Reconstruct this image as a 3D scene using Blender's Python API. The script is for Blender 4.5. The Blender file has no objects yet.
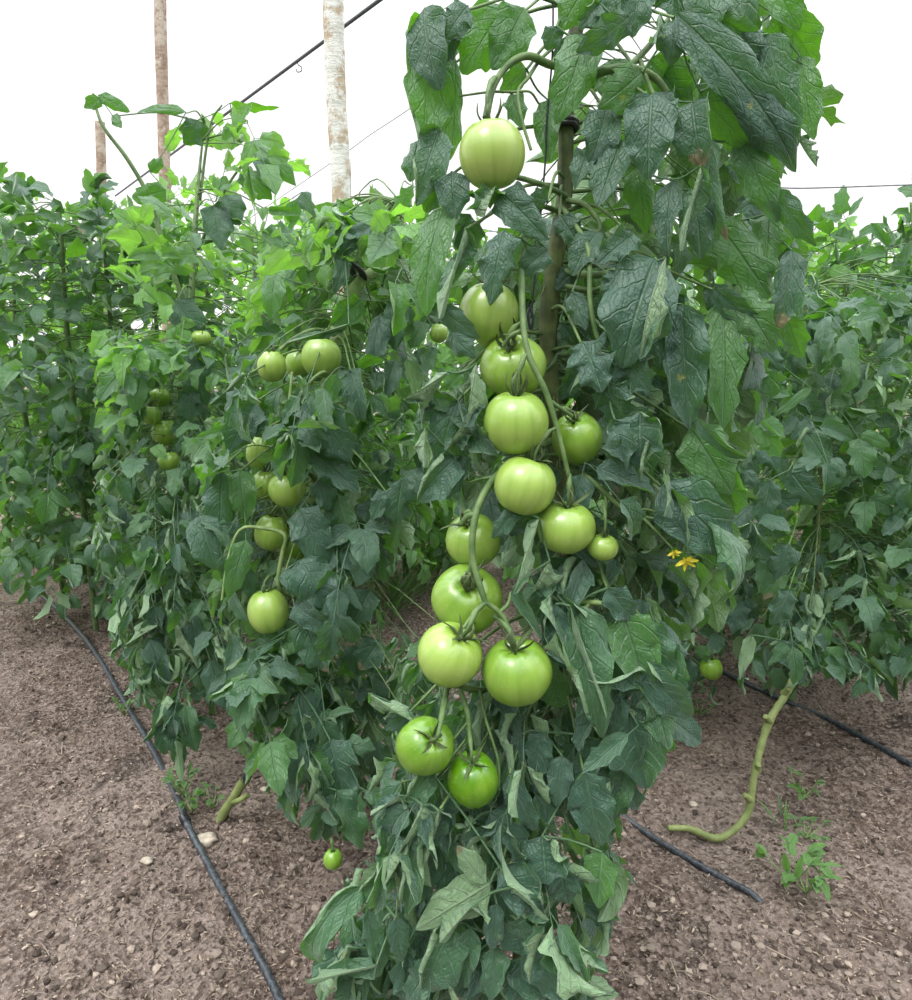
import bpy, math, random
import numpy as np
from mathutils import Vector

SC = bpy.context.scene
COL = SC.collection
RNG = np.random.default_rng(7)
random.seed(7)
PI = math.pi

# ------------------------------------------------------------------ camera
CX, CY, F = 456.0, 500.0, 730.0
CAMZ = 0.90
PITCH = math.atan(160 / F)
cam_d = bpy.data.cameras.new('camera')
cam = bpy.data.objects.new('camera', cam_d)
COL.objects.link(cam)
cam.location = (0, 0, CAMZ)
cam.rotation_euler = (PI / 2 - PITCH, 0, 0)
cam_d.sensor_width = 36.0
cam_d.sensor_fit = 'AUTO'
cam_d.lens = 36.0 * F / 1000.0
cam_d.clip_start = 0.02
cam_d.clip_end = 200
SC.camera = cam
C0 = np.array([0, 0, CAMZ])
FW = np.array([0, math.cos(PITCH), -math.sin(PITCH)])
UP = np.array([0, math.sin(PITCH), math.cos(PITCH)])
RT = np.array([1.0, 0, 0])


def at(px, py, d):
    return C0 + d * (FW + (px - CX) / F * RT + (CY - py) / F * UP)


def gd(px, py, z=0.0):
    k = math.sin(PITCH) + (py - CY) / F * math.cos(PITCH)
    return at(px, py, (CAMZ - z) / k)


def proj(P):
    v = np.asarray(P) - C0
    d = v @ FW
    return CX + F * (v @ RT) / d, CY - F * (v @ UP) / d, d


def cdir(r, u, c):
    v = r * RT + u * UP - c * FW
    return v / np.linalg.norm(v)


def nrm(v):
    v = np.asarray(v, float)
    return v / (np.linalg.norm(v) + 1e-12)


# ------------------------------------------------------------------ mesh accumulation
class MB:
    def __init__(s):
        s.v, s.f, s.a, s.n = [], [], [], 0

    def add(s, v, f, a=None):
        v = np.asarray(v, float)
        f = np.asarray(f, int)
        if a is None:
            a = np.zeros((len(v), 4))
        s.v.append(v)
        s.f.append(f + s.n)
        s.a.append(np.asarray(a, float))
        s.n += len(v)

    def build(s, name, mat, parent=None, base=None, smooth=True):
        V = np.concatenate(s.v)
        Fq = [x for x in s.f if x.shape[1] == 4]
        Ft = [x for x in s.f if x.shape[1] == 3]
        A = np.concatenate(s.a)
        o0 = np.zeros(3)
        if parent is not None:
            q = parent
            while q is not None:
                o0 = o0 + np.array(q.location)
                q = q.parent
        off = np.zeros(3)
        if base is not None:
            off = np.asarray(base, float) - o0
        V = V - o0 - off
        me = bpy.data.meshes.new(name)
        loops, tot = [], []
        if Fq:
            q = np.concatenate(Fq)
            loops.append(q.ravel())
            tot.append(np.full(len(q), 4))
        if Ft:
            q = np.concatenate(Ft)
            loops.append(q.ravel())
            tot.append(np.full(len(q), 3))
        loops = np.concatenate(loops)
        tot = np.concatenate(tot)
        start = np.concatenate([[0], np.cumsum(tot)[:-1]])
        me.vertices.add(len(V))
        me.vertices.foreach_set('co', V.astype(np.float32).ravel())
        me.loops.add(len(loops))
        me.loops.foreach_set('vertex_index', loops.astype(np.int32))
        me.polygons.add(len(tot))
        me.polygons.foreach_set('loop_start', start.astype(np.int32))
        me.polygons.foreach_set('use_smooth', np.full(len(tot), smooth))
        at_ = me.attributes.new('info', 'FLOAT_COLOR', 'POINT')
        at_.data.foreach_set('color', A.astype(np.float32).ravel())
        me.update(calc_edges=True)
        me.validate()
        me.materials.append(mat)
        o = bpy.data.objects.new(name, me)
        COL.objects.link(o)
        o.location = off
        if parent is not None:
            o.parent = parent
        return o


def tag(o, label=None, cat=None, group=None, kind=None):
    if label:
        o['label'] = label
    if cat:
        o['category'] = cat
    if group:
        o['group'] = group
    if kind:
        o['kind'] = kind
    return o


def empty(name, loc):
    o = bpy.data.objects.new(name, None)
    o.empty_display_size = 0.05
    COL.objects.link(o)
    o.location = tuple(float(x) for x in loc)
    return o


def catmull(P, n):
    P = np.asarray(P, float)
    if len(P) == 2:
        t = np.linspace(0, 1, n)[:, None]
        return P[0] * (1 - t) + P[1] * t
    Q = np.vstack([2 * P[0] - P[1], P, 2 * P[-1] - P[-2]])
    u = np.linspace(0, len(P) - 1 - 1e-9, n)
    i = u.astype(int)
    t = (u - i)[:, None]
    p0, p1, p2, p3 = Q[i], Q[i + 1], Q[i + 2], Q[i + 3]
    return 0.5 * (2 * p1 + (p2 - p0) * t + (2 * p0 - 5 * p1 + 4 * p2 - p3) * t ** 2 + (3 * p1 - p0 - 3 * p2 + p3) * t ** 3)


def tube(mb, P, r, n=12, sides=6, tone=0.5, bumps=0.0, caps=True):
    """round tube through P; r = one radius, (start, end) or a list along P"""
    pts = catmull(P, n)
    r = np.atleast_1d(np.asarray(r, float))
    if len(r) == 1:
        r = np.repeat(r, 2)
    rr = np.interp(np.linspace(0, 1, n), np.linspace(0, 1, len(r)), r)
    if bumps:
        rr = rr * (1 + bumps * (RNG.random(n) - 0.4))
    T = np.gradient(pts, axis=0)
    T /= np.linalg.norm(T, axis=1)[:, None] + 1e-12
    a = np.array([0, 0, 1.0]) if abs(T[0][2]) < 0.9 else np.array([1.0, 0, 0])
    N = nrm(np.cross(T[0], a))
    ang = np.arange(sides) / sides * 2 * PI
    V, A = [], []
    for i in range(n):
        N = nrm(N - T[i] * (N @ T[i]))
        B = np.cross(T[i], N)
        V.append(pts[i] + rr[i] * (np.cos(ang)[:, None] * N + np.sin(ang)[:, None] * B))
        A.append(np.tile([i / (n - 1), 0.5, tone, 0], (sides, 1)))
    V = np.concatenate(V)
    A = np.concatenate(A)
    i = np.arange(n - 1)[:, None] * sides
    j = np.arange(sides)[None, :]
    j2 = (j + 1) % sides
    f = np.stack([i + j, i + j2, i + sides + j2, i + sides + j], -1).reshape(-1, 4)
    mb.add(V, f, A)
    if caps:
        for k, flip in ((0, True), (n - 1, False)):
            ring = V[k * sides:(k + 1) * sides]
            cv = np.vstack([ring, pts[k] + T[k] * rr[k] * (0.35 if not flip else -0.35)])
            q = np.arange(sides)
            f = np.stack([q, (q + 1) % sides, np.full(sides, sides)], -1)
            if flip:
                f = f[:, ::-1]
            mb.add(cv, f, np.tile([k / (n - 1), 0.5, tone, 0], (sides + 1, 1)))


_FC = {}


def gridfaces(nl, nw):
    if (nl, nw) not in _FC:
        i = np.arange(nl)[:, None] * (nw + 1)
        j = np.arange(nw)[None, :]
        _FC[(nl, nw)] = np.stack([i + j, i + nw + 1 + j, i + nw + 2 + j, i + j + 1], -1).reshape(-1, 4)
    return _FC[(nl, nw)]


def leaflet_local(L, W, nl=12, nw=6, lobes=3, lobed=0.2, fold=0.2, curl=0.5, bend=0.6, wave=0.12, twist=0.0, rng=RNG,
                  curl2=None, tone=0.5, dry=0.0, chord=False, cpow=1.2, pw=None, ribs=0.0):
    t = np.linspace(0, 1, nl + 1)
    if pw is None:
        pw = rng.uniform(0.52, 0.78)
    base = np.sin(PI * t ** rng.uniform(0.66, 0.80)) ** pw * (1 - 0.15 * t ** 3)
    base[0] = 0.02
    base[-1] = 0.02
    k = nw // 2
    if curl2 is None:
        curl2 = curl
    rows = []
    f1, f2, f3 = rng.random(3) * 2 * PI
    wf = 1.5 + rng.random() * 1.5
    for side, cu in ((-1, curl2), (1, curl)):
        ph = rng.random() * 0.35
        m = 1 - lobed * (1 - np.abs(np.sin(PI * (lobes * t + ph))) ** 0.55) * 1.3 - 0.22 * lobed * (1 - np.abs(np.sin(PI * (lobes * 2.6 * t + f1))) ** 0.7)
        m = m + lobed * 0.25
        hw = W / 2 * base * m
        cu_t = cu * (0.75 + 0.5 * np.sin(2 * PI * t * 0.7 + f2 + side))
        s = (np.arange(1, k + 1)) / k
        th = fold + cu_t[:, None] * s[None, :] ** cpow
        y = np.cumsum(np.cos(th), 1) * hw[:, None] / k * side
        z = np.cumsum(np.sin(th), 1) * hw[:, None] / k
        z = z + wave * hw[:, None] * s[None, :] ** 2 * np.sin(2 * PI * wf * t + f3 + side * 1.3)[:, None]
        z = z + 0.050 * W * base[:, None] * np.abs(np.sin(PI * (6 * t[:, None] - 1.6 * s[None, :]))) * np.sin(PI * s[None, :] ** 0.7 * 0.85)
        z = z + 0.045 * W * base[:, None] * np.sin(9 * t + f2 * 2 + side)[:, None] * np.sin(2.2 * PI * s[None, :] + f1)
        if ribs:
            z = z + ribs * W * base[:, None] * np.sin(PI * 2 * (9 * t[:, None] - 0.8 * s[None, :])) * s[None, :] ** 0.5
        swp = 0.22 * hw[:, None] * s[None, :] * np.sin(2 * PI * lobes * t + ph + 0.8)[:, None] + 0.16 * W * (s[None, :] ** 1.5) * (t[:, None] - 0.45) * base[:, None]
        rows.append((y, z, swp, side * s))
    y = np.concatenate([rows[0][0][:, ::-1], np.zeros((nl + 1, 1)), rows[1][0]], 1)
    z = np.concatenate([rows[0][1][:, ::-1], np.zeros((nl + 1, 1)), rows[1][1]], 1)
    sw = np.concatenate([rows[0][2][:, ::-1], np.zeros((nl + 1, 1)), rows[1][2]], 1)
    sv = np.concatenate([rows[0][3][::-1], [0], rows[1][3]])
    if twist:
        c, s_ = np.cos(twist * t)[:, None], np.sin(twist * t)[:, None]
        y, z = y * c - z * s_, y * s_ + z * c
    a = bend * t ** 1.2
    dx, dz = np.cos(a), -np.sin(a)
    xm = np.concatenate([[0], np.cumsum((dx[1:] + dx[:-1]) / 2)]) * L / nl
    zm = np.concatenate([[0], np.cumsum((dz[1:] + dz[:-1]) / 2)]) * L / nl
    X = xm[:, None] + sw * dx[:, None] + z * np.sin(a)[:, None]
    Z = zm[:, None] + sw * dz[:, None] + z * np.cos(a)[:, None]
    V = np.stack([X, y, Z], -1).reshape(-1, 3)
    if chord:
        al = math.atan2(zm[-1], xm[-1])
        c, s_ = math.cos(-al), math.sin(-al)
        V = np.stack([V[:, 0] * c - V[:, 2] * s_, V[:, 1], V[:, 0] * s_ + V[:, 2] * c], -1)
        V = V * (L / math.hypot(xm[-1], zm[-1]))
    A = np.empty((len(V), 4))
    A[:, 0] = np.repeat(t, nw + 1)
    A[:, 1] = np.tile((sv + 1) / 2, nl + 1)
    A[:, 2] = tone
    A[:, 3] = dry
    return V, gridfaces(nl, nw), A


def put_leaflet(mb, base, axis, normal, L, W, **kw):
    V, f, A = leaflet_local(L, W, **kw)
    X = nrm(axis)
    Z = np.asarray(normal, float)
    Z = Z - X * (Z @ X)
    if np.linalg.norm(Z) < 1e-4:
        Z = np.cross(X, [1, 0.3, 0.2])
    Z = nrm(Z)
    Y = np.cross(Z, X)
    mb.add(base + V[:, :1] * X + V[:, 1:2] * Y + V[:, 2:] * Z, f, A)


# ------------------------------------------------------------------ materials
def newmat(name):
    m = bpy.data.materials.new(name)
    m.use_nodes = True
    nt = m.node_tree
    nt.nodes.clear()
    out = nt.nodes.new('ShaderNodeOutputMaterial')
    return m, nt, out


class NT:
    def __init__(s, nt):
        s.nt = nt

    def n(s, t, **kw):
        x = s.nt.nodes.new('ShaderNode' + t)
        for k, v in kw.items():
            setattr(x, k, v)
        return x

    def lk(s, a, b):
        s.nt.links.new(a, b)

    def val(s, x, inp):
        if isinstance(x, (int, float)):
            inp.default_value = x
        elif isinstance(x, (tuple, list)):
            inp.default_value = tuple(x) + ((1,) if len(x) == 3 and len(inp.default_value) == 4 else ())
        else:
            s.lk(x, inp)

    def m(s, op, a, b=0.0, c=0.0, clamp=False):
        x = s.n('Math', operation=op)
        x.use_clamp = clamp
        s.val(a, x.inputs[0])
        s.val(b, x.inputs[1])
        s.val(c, x.inputs[2])
        return x.outputs[0]

    def mix(s, f, a, b):
        x = s.n('Mix', data_type='RGBA')
        s.val(f, x.inputs[0])
        s.val(a, x.inputs[6])
        s.val(b, x.inputs[7])
        return x.outputs[2]

    def noise(s, scale, detail=3, vec=None, rough=0.55):
        x = s.n('TexNoise')
        x.inputs['Scale'].default_value = scale
        x.inputs['Detail'].default_value = detail
        x.inputs['Roughness'].default_value = rough
        if vec is not None:
            s.lk(vec, x.inputs['Vector'])
        return x.outputs['Fac']

    def smooth(s, x, a, b):
        y = s.n('MapRange', interpolation_type='SMOOTHSTEP')
        s.val(x, y.inputs[0])
        y.inputs[1].default_value = a
        y.inputs[2].default_value = b
        return y.outputs[0]

    def bump(s, h, strength, dist):
        x = s.n('Bump')
        x.inputs['Strength'].default_value = strength
        x.inputs['Distance'].default_value = dist
        s.lk(h, x.inputs['Height'])
        return x.outputs[0]

    def bsdf(s, col, rough, spec=0.5, normal=None):
        x = s.n('BsdfPrincipled')
        s.val(col, x.inputs['Base Color'])
        s.val(rough, x.inputs['Roughness'])
        x.inputs['Specular IOR Level'].default_value = spec
        if normal is not None:
            s.lk(normal, x.inputs['Normal'])
        return x


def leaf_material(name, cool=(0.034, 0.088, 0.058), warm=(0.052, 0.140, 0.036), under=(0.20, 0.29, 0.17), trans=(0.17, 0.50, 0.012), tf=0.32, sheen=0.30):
    m, nt, out = newmat(name)
    g = NT(nt)
    at_ = g.n('Attribute', attribute_name='info')
    sep = g.n('SeparateColor')
    g.lk(at_.outputs['Color'], sep.inputs[0])
    u, v, tone = sep.outputs[0], sep.outputs[1], sep.outputs[2]
    dry = at_.outputs['Alpha']
    va = g.m('ABSOLUTE', g.m('MULTIPLY_ADD', v, 2.0, -1.0))
    # veins: a midrib and side veins running forward to the edge
    mid = g.m('SUBTRACT', 1.0, g.smooth(va, 0.01, 0.09))
    tc = g.n('TexCoord')
    wob = g.noise(55, 2, tc.outputs['Object'])
    ph = g.m('ADD', g.m('MULTIPLY_ADD', va, -1.6, g.m('MULTIPLY', u, 6.0)), g.m('MULTIPLY_ADD', wob, 0.8, -0.4))
    tri = g.m('ABSOLUTE', g.m('SUBTRACT', g.m('FRACT', ph), 0.5))
    side = g.m('SUBTRACT', 1.0, g.smooth(tri, 0.0, 0.11))
    ph2 = g.m('ADD', g.m('MULTIPLY_ADD', va, 5.0, g.m('MULTIPLY', u, 9.0)), g.m('MULTIPLY', wob, 2.5))
    tri2 = g.m('ABSOLUTE', g.m('SUBTRACT', g.m('FRACT', ph2), 0.5))
    side2 = g.m('SUBTRACT', 1.0, g.smooth(tri2, 0.0, 0.16))
    vein = g.m('MAXIMUM', mid, g.m('MAXIMUM', g.m('MULTIPLY', side, 0.62), g.m('MULTIPLY', side2, 0.25)))
    geo = g.n('NewGeometry')
    nz = g.noise(38, 3, tc.outputs['Object'])
    nz2 = g.noise(420, 3, tc.outputs['Object'])
    nz3 = g.noise(130, 3, tc.outputs['Object'])
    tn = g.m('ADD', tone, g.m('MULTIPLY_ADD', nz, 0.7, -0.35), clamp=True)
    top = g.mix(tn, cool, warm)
    top = g.mix(g.m('MULTIPLY', vein, 0.40), top, (0.125, 0.215, 0.115))
    top = g.mix(g.m('MULTIPLY', g.smooth(nz2, 0.52, 0.72), 0.20), top, (0.16, 0.24, 0.16))
    und = g.mix(g.m('MULTIPLY', vein, 0.5), under, (0.34, 0.43, 0.26))
    col = g.mix(geo.outputs['Backfacing'], top, und)
    brown = g.mix(nz3, (0.09, 0.065, 0.03), (0.40, 0.36, 0.19))
    dmask = g.m('MULTIPLY', dry, g.smooth(g.m('ADD', u, g.m('MULTIPLY_ADD', nz, 0.9, -0.45)), 0.80, 0.90), clamp=True)
    yl = g.m('MULTIPLY', g.smooth(g.noise(42, 1, tc.outputs['Object']), 0.755, 0.79), 0.55)
    col = g.mix(yl, col, (0.34, 0.33, 0.06))
    col = g.mix(dmask, col, brown)
    hgt = g.m('ADD', g.m('MULTIPLY', vein, -1.0), g.m('ADD', g.m('MULTIPLY', nz2, 0.35), g.m('MULTIPLY', nz3, 1.1)))
    nb = g.bump(hgt, 0.75, 0.0026)
    rough = g.m('MULTIPLY_ADD', nz3, 0.30, 0.22)
    p = g.bsdf(col, rough, 0.55, nb)
    p.inputs['Sheen Weight'].default_value = sheen
    p.inputs['Sheen Roughness'].default_value = 0.45
    p.inputs['Sheen Tint'].default_value = (0.85, 1.0, 0.95, 1)
    tr = g.n('BsdfTranslucent')
    tcol = g.mix(g.m('MULTIPLY', vein, 0.45), g.mix(tn, tuple(x * 0.45 for x in trans), trans), tuple(x * 0.4 for x in trans))
    g.lk(g.mix(dmask, tcol, (0.13, 0.115, 0.05)), tr.inputs[0])
    mx = g.n('MixShader')
    mx.inputs[0].default_value = tf
    g.lk(p.outputs[0], mx.inputs[1])
    g.lk(tr.outputs[0], mx.inputs[2])
    g.lk(mx.outputs[0], out.inputs[0])
    return m


def stem_material(name, a, b, rough=0.55, scale=60):
    m, nt, out = newmat(name)
    g = NT(nt)
    tc = g.n('TexCoord')
    nz = g.noise(scale, 4, tc.outputs['Object'])
    n2 = g.noise(scale * 9, 2, tc.outputs['Object'])
    p = g.bsdf(g.mix(g.smooth(nz, 0.3, 0.7), a, b), rough, 0.4, g.bump(n2, 0.4, 0.001))
    g.lk(p.outputs[0], out.inputs[0])
    return m


def fruit_material():
    m, nt, out = newmat('green tomato skin')
    g = NT(nt)
    tc = g.n('TexCoord')
    oi = g.n('ObjectInfo')
    sep = g.n('SeparateColor')
    g.lk(oi.outputs['Color'], sep.inputs[0])
    at_ = g.n('Attribute', attribute_name='info')
    s2 = g.n('SeparateColor')
    g.lk(at_.outputs['Color'], s2.inputs[0])
    h = s2.outputs[0]          # 0 at the blossom end, 1 at the stalk
    an = g.n('CombineXYZ')
    ang = g.m('MULTIPLY', s2.outputs[1], 2 * PI)
    g.lk(g.m('MULTIPLY', g.m('COSINE', ang), 1.0), an.inputs[0])
    g.lk(g.m('MULTIPLY', g.m('SINE', ang), 1.0), an.inputs[1])
    g.lk(g.m('MULTIPLY_ADD', h, 0.35, oi.outputs['Random']), an.inputs[2])
    streak = g.noise(3.2, 3, an.outputs[0])
    fine = g.noise(420, 2, tc.outputs['Object'])
    blot = g.noise(30, 2, tc.outputs['Object'])
    ripe = sep.outputs[0]      # 1 pale, 0 deep green
    pale = g.mix(ripe, (0.130, 0.29, 0.006), (0.37, 0.49, 0.120))
    deep = g.mix(ripe, (0.045, 0.155, 0.004), (0.20, 0.325, 0.036))
    f = g.m('ADD', g.m('MULTIPLY', g.smooth(h, 0.55, 0.98), 0.55), g.m('MULTIPLY_ADD', streak, 1.3, -0.48), clamp=True)
    col = g.mix(f, pale, deep)
    col = g.mix(g.m('MULTIPLY', g.smooth(fine, 0.60, 0.75), 0.16), col, (0.55, 0.66, 0.28))
    col = g.mix(g.m('MULTIPLY', g.smooth(blot, 0.5, 0.8), 0.25), col, (0.42, 0.55, 0.10))
    p = g.bsdf(col, 0.27, 0.5, g.bump(fine, 0.06, 0.001))
    p.inputs['Subsurface Weight'].default_value = 0.12
    p.inputs['Subsurface Radius'].default_value = (0.006, 0.008, 0.002)
    p.inputs['Coat Weight'].default_value = 0.45
    p.inputs['Coat Roughness'].default_value = 0.16
    g.lk(p.outputs[0], out.inputs[0])
    return m


def soil_material():
    m, nt, out = newmat('dry brown soil')
    g = NT(nt)
    tc = g.n('TexCoord')
    P = tc.outputs['Object']
    big = g.noise(2.6, 4, P)
    med = g.noise(14, 5, P, 0.65)
    fin = g.noise(95, 5, P, 0.7)
    vor = g.n('TexVoronoi')
    vor.inputs['Scale'].default_value = 150
    g.lk(P, vor.inputs['Vector'])
    col = g.mix(g.smooth(fin, 0.30, 0.70), (0.055, 0.038, 0.031), (0.285, 0.218, 0.183))
    col = g.mix(g.m('MULTIPLY', g.smooth(med, 0.40, 0.66), 0.55), col, (0.120, 0.078, 0.055))
    col = g.mix(g.m('MULTIPLY', g.smooth(big, 0.44, 0.66), 0.60), col, (0.35, 0.275, 0.235))
    col = g.mix(g.m('MULTIPLY', g.smooth(g.noise(6, 4, P), 0.56, 0.68), 0.72), col, (0.035, 0.026, 0.023))
    col = g.mix(g.smooth(g.noise(260, 2, P), 0.665, 0.71), col, (0.62, 0.55, 0.48))
    v2 = g.n('TexVoronoi')
    v2.inputs['Scale'].default_value = 105
    g.lk(P, v2.inputs['Vector'])
    sc = g.n('SeparateColor')
    g.lk(v2.outputs['Color'], sc.inputs[0])
    sc2 = g.n('SeparateColor')
    g.lk(vor.outputs['Color'], sc2.inputs[0])
    col = g.mix(g.m('MULTIPLY', g.smooth(sc.outputs[0], 0.55, 0.95), 0.55), col, (0.36, 0.285, 0.245))
    col = g.mix(g.m('MULTIPLY', g.smooth(sc2.outputs[1], 0.6, 0.98), 0.7), col, (0.050, 0.034, 0.028))
    h = g.m('ADD', g.m('MULTIPLY', fin, 1.0), g.m('MULTIPLY', vor.outputs['Distance'], 0.5))
    p = g.bsdf(col, 0.92, 0.2, g.bump(h, 1.0, 0.012))
    g.lk(p.outputs[0], out.inputs[0])
    return m


def attr_material(name, a, b, rough=0.9):
    """two colours mixed by the per-piece tone of the mesh"""
    m, nt, out = newmat(name)
    g = NT(nt)
    at_ = g.n('Attribute', attribute_name='info')
    sep = g.n('SeparateColor')
    g.lk(at_.outputs['Color'], sep.inputs[0])
    p = g.bsdf(g.mix(sep.outputs[2], a, b), rough, 0.25)
    g.lk(p.outputs[0], out.inputs[0])
    return m


def wood_material(name, a, b, c):
    m, nt, out = newmat(name)
    g = NT(nt)
    tc = g.n('TexCoord')
    mp = g.n('Mapping')
    mp.inputs['Scale'].default_value = (0.4, 0.4, 1.0)
    g.lk(tc.outputs['Object'], mp.inputs[0])
    w = g.noise(40, 5, mp.outputs[0], 0.7)
    bl = g.noise(11, 5, tc.outputs['Object'], 0.7)
    col = g.mix(g.smooth(w, 0.35, 0.65), a, b)
    col = g.mix(g.smooth(bl, 0.48, 0.6), col, c)
    p = g.bsdf(col, 0.85, 0.2, g.bump(w, 0.6, 0.01))
    g.lk(p.outputs[0], out.inputs[0])
    return m


def plain(name, col, rough=0.5, spec=0.5, scale=80, var=0.35):
    m, nt, out = newmat(name)
    g = NT(nt)
    tc = g.n('TexCoord')
    nz = g.noise(scale, 4, tc.outputs['Object'])
    p = g.bsdf(g.mix(g.smooth(nz, 0.3, 0.75), tuple(x * (1 - var) for x in col), tuple(x * (1 + var) for x in col)), rough, spec, g.bump(nz, 0.2, 0.002))
    g.lk(p.outputs[0], out.inputs[0])
    return m


M_LEAF = leaf_material('tomato leaf', (0.042, 0.108, 0.072), (0.062, 0.165, 0.044), (0.23, 0.36, 0.19), sheen=0.40)
M_LEAF_GLARE = leaf_material('tomato leaf paled by glare', (0.105, 0.215, 0.120), (0.17, 0.36, 0.085), (0.28, 0.42, 0.20), (0.32, 0.72, 0.06), 0.45)  # paler copy of the leaf: glare over far and upper foliage painted in
M_STEM = stem_material('green stem', (0.055, 0.110, 0.030), (0.135, 0.205, 0.070))
M_STEMW = stem_material('woody stem', (0.050, 0.065, 0.022), (0.13, 0.16, 0.055), 0.6, 45)
M_STEMP = stem_material('pale stem', (0.13, 0.21, 0.065), (0.25, 0.34, 0.13))
M_STEMY = stem_material('yellowish stem', (0.125, 0.16, 0.048), (0.235, 0.275, 0.10), 0.65, 35)
M_CALYX = stem_material('sepals', (0.035, 0.060, 0.020), (0.10, 0.14, 0.050), 0.6, 90)
M_FRUIT = fruit_material()
M_SOIL = soil_material()
M_STRAW = attr_material('straw and chaff', (0.060, 0.040, 0.028), (0.42, 0.34, 0.26))
M_CLOD = attr_material('clods and grit', (0.045, 0.032, 0.026), (0.36, 0.29, 0.24))
M_STONE = plain('pale stone', (0.42, 0.36, 0.29), 0.9, 0.2, 60)
M_HOSE = plain('black polyethylene', (0.045, 0.052, 0.062), 0.42, 0.5, 160, 0.7)
M_PIPE = plain('dark grey pipe', (0.055, 0.06, 0.075), 0.5, 0.4, 90)
M_CLIP = plain('black plastic', (0.012, 0.012, 0.016), 0.4, 0.5)
M_WIRE = plain('grey wire', (0.16, 0.17, 0.19), 0.5, 0.5)
M_TWINE = plain('dark twine', (0.03, 0.035, 0.04), 0.8, 0.2, 400)
M_POSTW = wood_material('whitewashed wood', (0.66, 0.62, 0.58), (0.82, 0.80, 0.78), (0.48, 0.37, 0.27))
M_POSTB = wood_material('barked wood', (0.30, 0.20, 0.15), (0.46, 0.35, 0.29), (0.56, 0.47, 0.40))
M_SCAR = plain('brown scar', (0.26, 0.14, 0.08), 0.8, 0.2)
M_PETAL = plain('yellow petal', (0.72, 0.60, 0.04), 0.5, 0.3)
M_GRASS = leaf_material('weed leaf', (0.06, 0.16, 0.035), (0.13, 0.29, 0.05), (0.13, 0.26, 0.07), (0.20, 0.46, 0.05), 0.35)

# ------------------------------------------------------------------ light
w = bpy.data.worlds.new('greenhouse_sky')
SC.world = w
w.use_nodes = True
nt = w.node_tree
nt.nodes.clear()
g = NT(nt)
wo = g.n('OutputWorld')
bg = g.n('Background')
tc = g.n('TexCoord')
sx = g.n('SeparateXYZ')
g.lk(tc.outputs['Generated'], sx.inputs[0])
zz = sx.outputs[2]
bg.inputs[1].default_value = 1.0
skyc = g.mix(g.smooth(zz, 0.25, 1.0), (1.05, 1.05, 1.05), (3.6, 3.75, 3.85))
# behind the photographer the greenhouse goes on: more rows of plants under the film
rear = g.m('MULTIPLY', g.smooth(g.m('MULTIPLY', sx.outputs[1], -1.0), 0.05, 0.5), g.m('SUBTRACT', 1.0, g.smooth(zz, 0.10, 0.55)))
g.lk(g.mix(rear, skyc, (0.20, 0.27, 0.19)), bg.inputs[0])
g.lk(bg.outputs[0], wo.inputs[0])

sd = bpy.data.lights.new('sun_through_film', 'SUN')
sun = bpy.data.objects.new('sun_through_film', sd)
COL.objects.link(sun)
sd.energy = 1.5
sd.angle = math.radians(25)
sd.color = (1.0, 0.985, 0.95)
sun.rotation_euler = Vector((0.42, 0.45, -1.0)).to_track_quat('-Z', 'Y').to_euler()
SC.view_settings.view_transform = 'Standard'
SC.view_settings.look = 'None'
SC.view_settings.gamma = 1
SC.view_settings.exposure = 0.22
SC.view_settings.use_curve_mapping = False
SC.cycles.use_denoising = True
SC.cycles.max_bounces = 8
SC.cycles.transmission_bounces = 3
SC.cycles.diffuse_bounces = 3


# ------------------------------------------------------------------ ground
def vnoise(x, y, seed):
    """smooth value noise on arrays"""
    xi, yi = np.floor(x).astype(int), np.floor(y).astype(int)
    fx, fy = x - xi, y - yi
    fx, fy = fx * fx * (3 - 2 * fx), fy * fy * (3 - 2 * fy)

    def h(a, b):
        n = (a * 374761393 + b * 668265263 + seed * 69069) & 0x7fffffff
        n = ((n ^ (n >> 13)) * 1274126177) & 0x7fffffff
        return ((n ^ (n >> 16)) & 0xffff) / 65535.0
    return (h(xi, yi) * (1 - fx) + h(xi + 1, yi) * fx) * (1 - fy) + (h(xi, yi + 1) * (1 - fx) + h(xi + 1, yi + 1) * fx) * fy


def gz(x, y):
    x = np.asarray(x, float)
    y = np.asarray(y, float)
    z = 0.035 * (vnoise(x * 3.1, y * 3.1, 1) - 0.5) + 0.022 * (vnoise(x * 11, y * 11, 2) - 0.5) + 0.012 * (vnoise(x * 31, y * 31, 3) - 0.5) + 0.007 * (vnoise(x * 83, y * 83, 4) - 0.5)
    return z


def axis_pts(lo, hi, a, b, fine, coarse):
    left = np.arange(lo, a, coarse)
    return np.concatenate([left, np.arange(a, b, fine), np.arange(b, hi + coarse, coarse)])


xs = axis_pts(-9.0, 9.0, -1.5, 1.5, 0.0075, 0.1)
ys = axis_pts(-2.0, 14.0, 0.8, 2.9, 0.0075, 0.1)
gx, gy = np.meshgrid(xs, ys, indexing='ij')
gv = np.stack([gx, gy, gz(gx, gy)], -1).reshape(-1, 3)
mb = MB()
mb.add(gv, gridfaces(len(xs) - 1, len(ys) - 1))
tag(mb.build('ground', M_SOIL), kind='structure')


def on_ground(px, py, lift=0.0):
    p = gd(px, py)
    for _ in range(3):
        p = gd(px, py, float(gz(p[0], p[1])) + lift)
    return p


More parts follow.
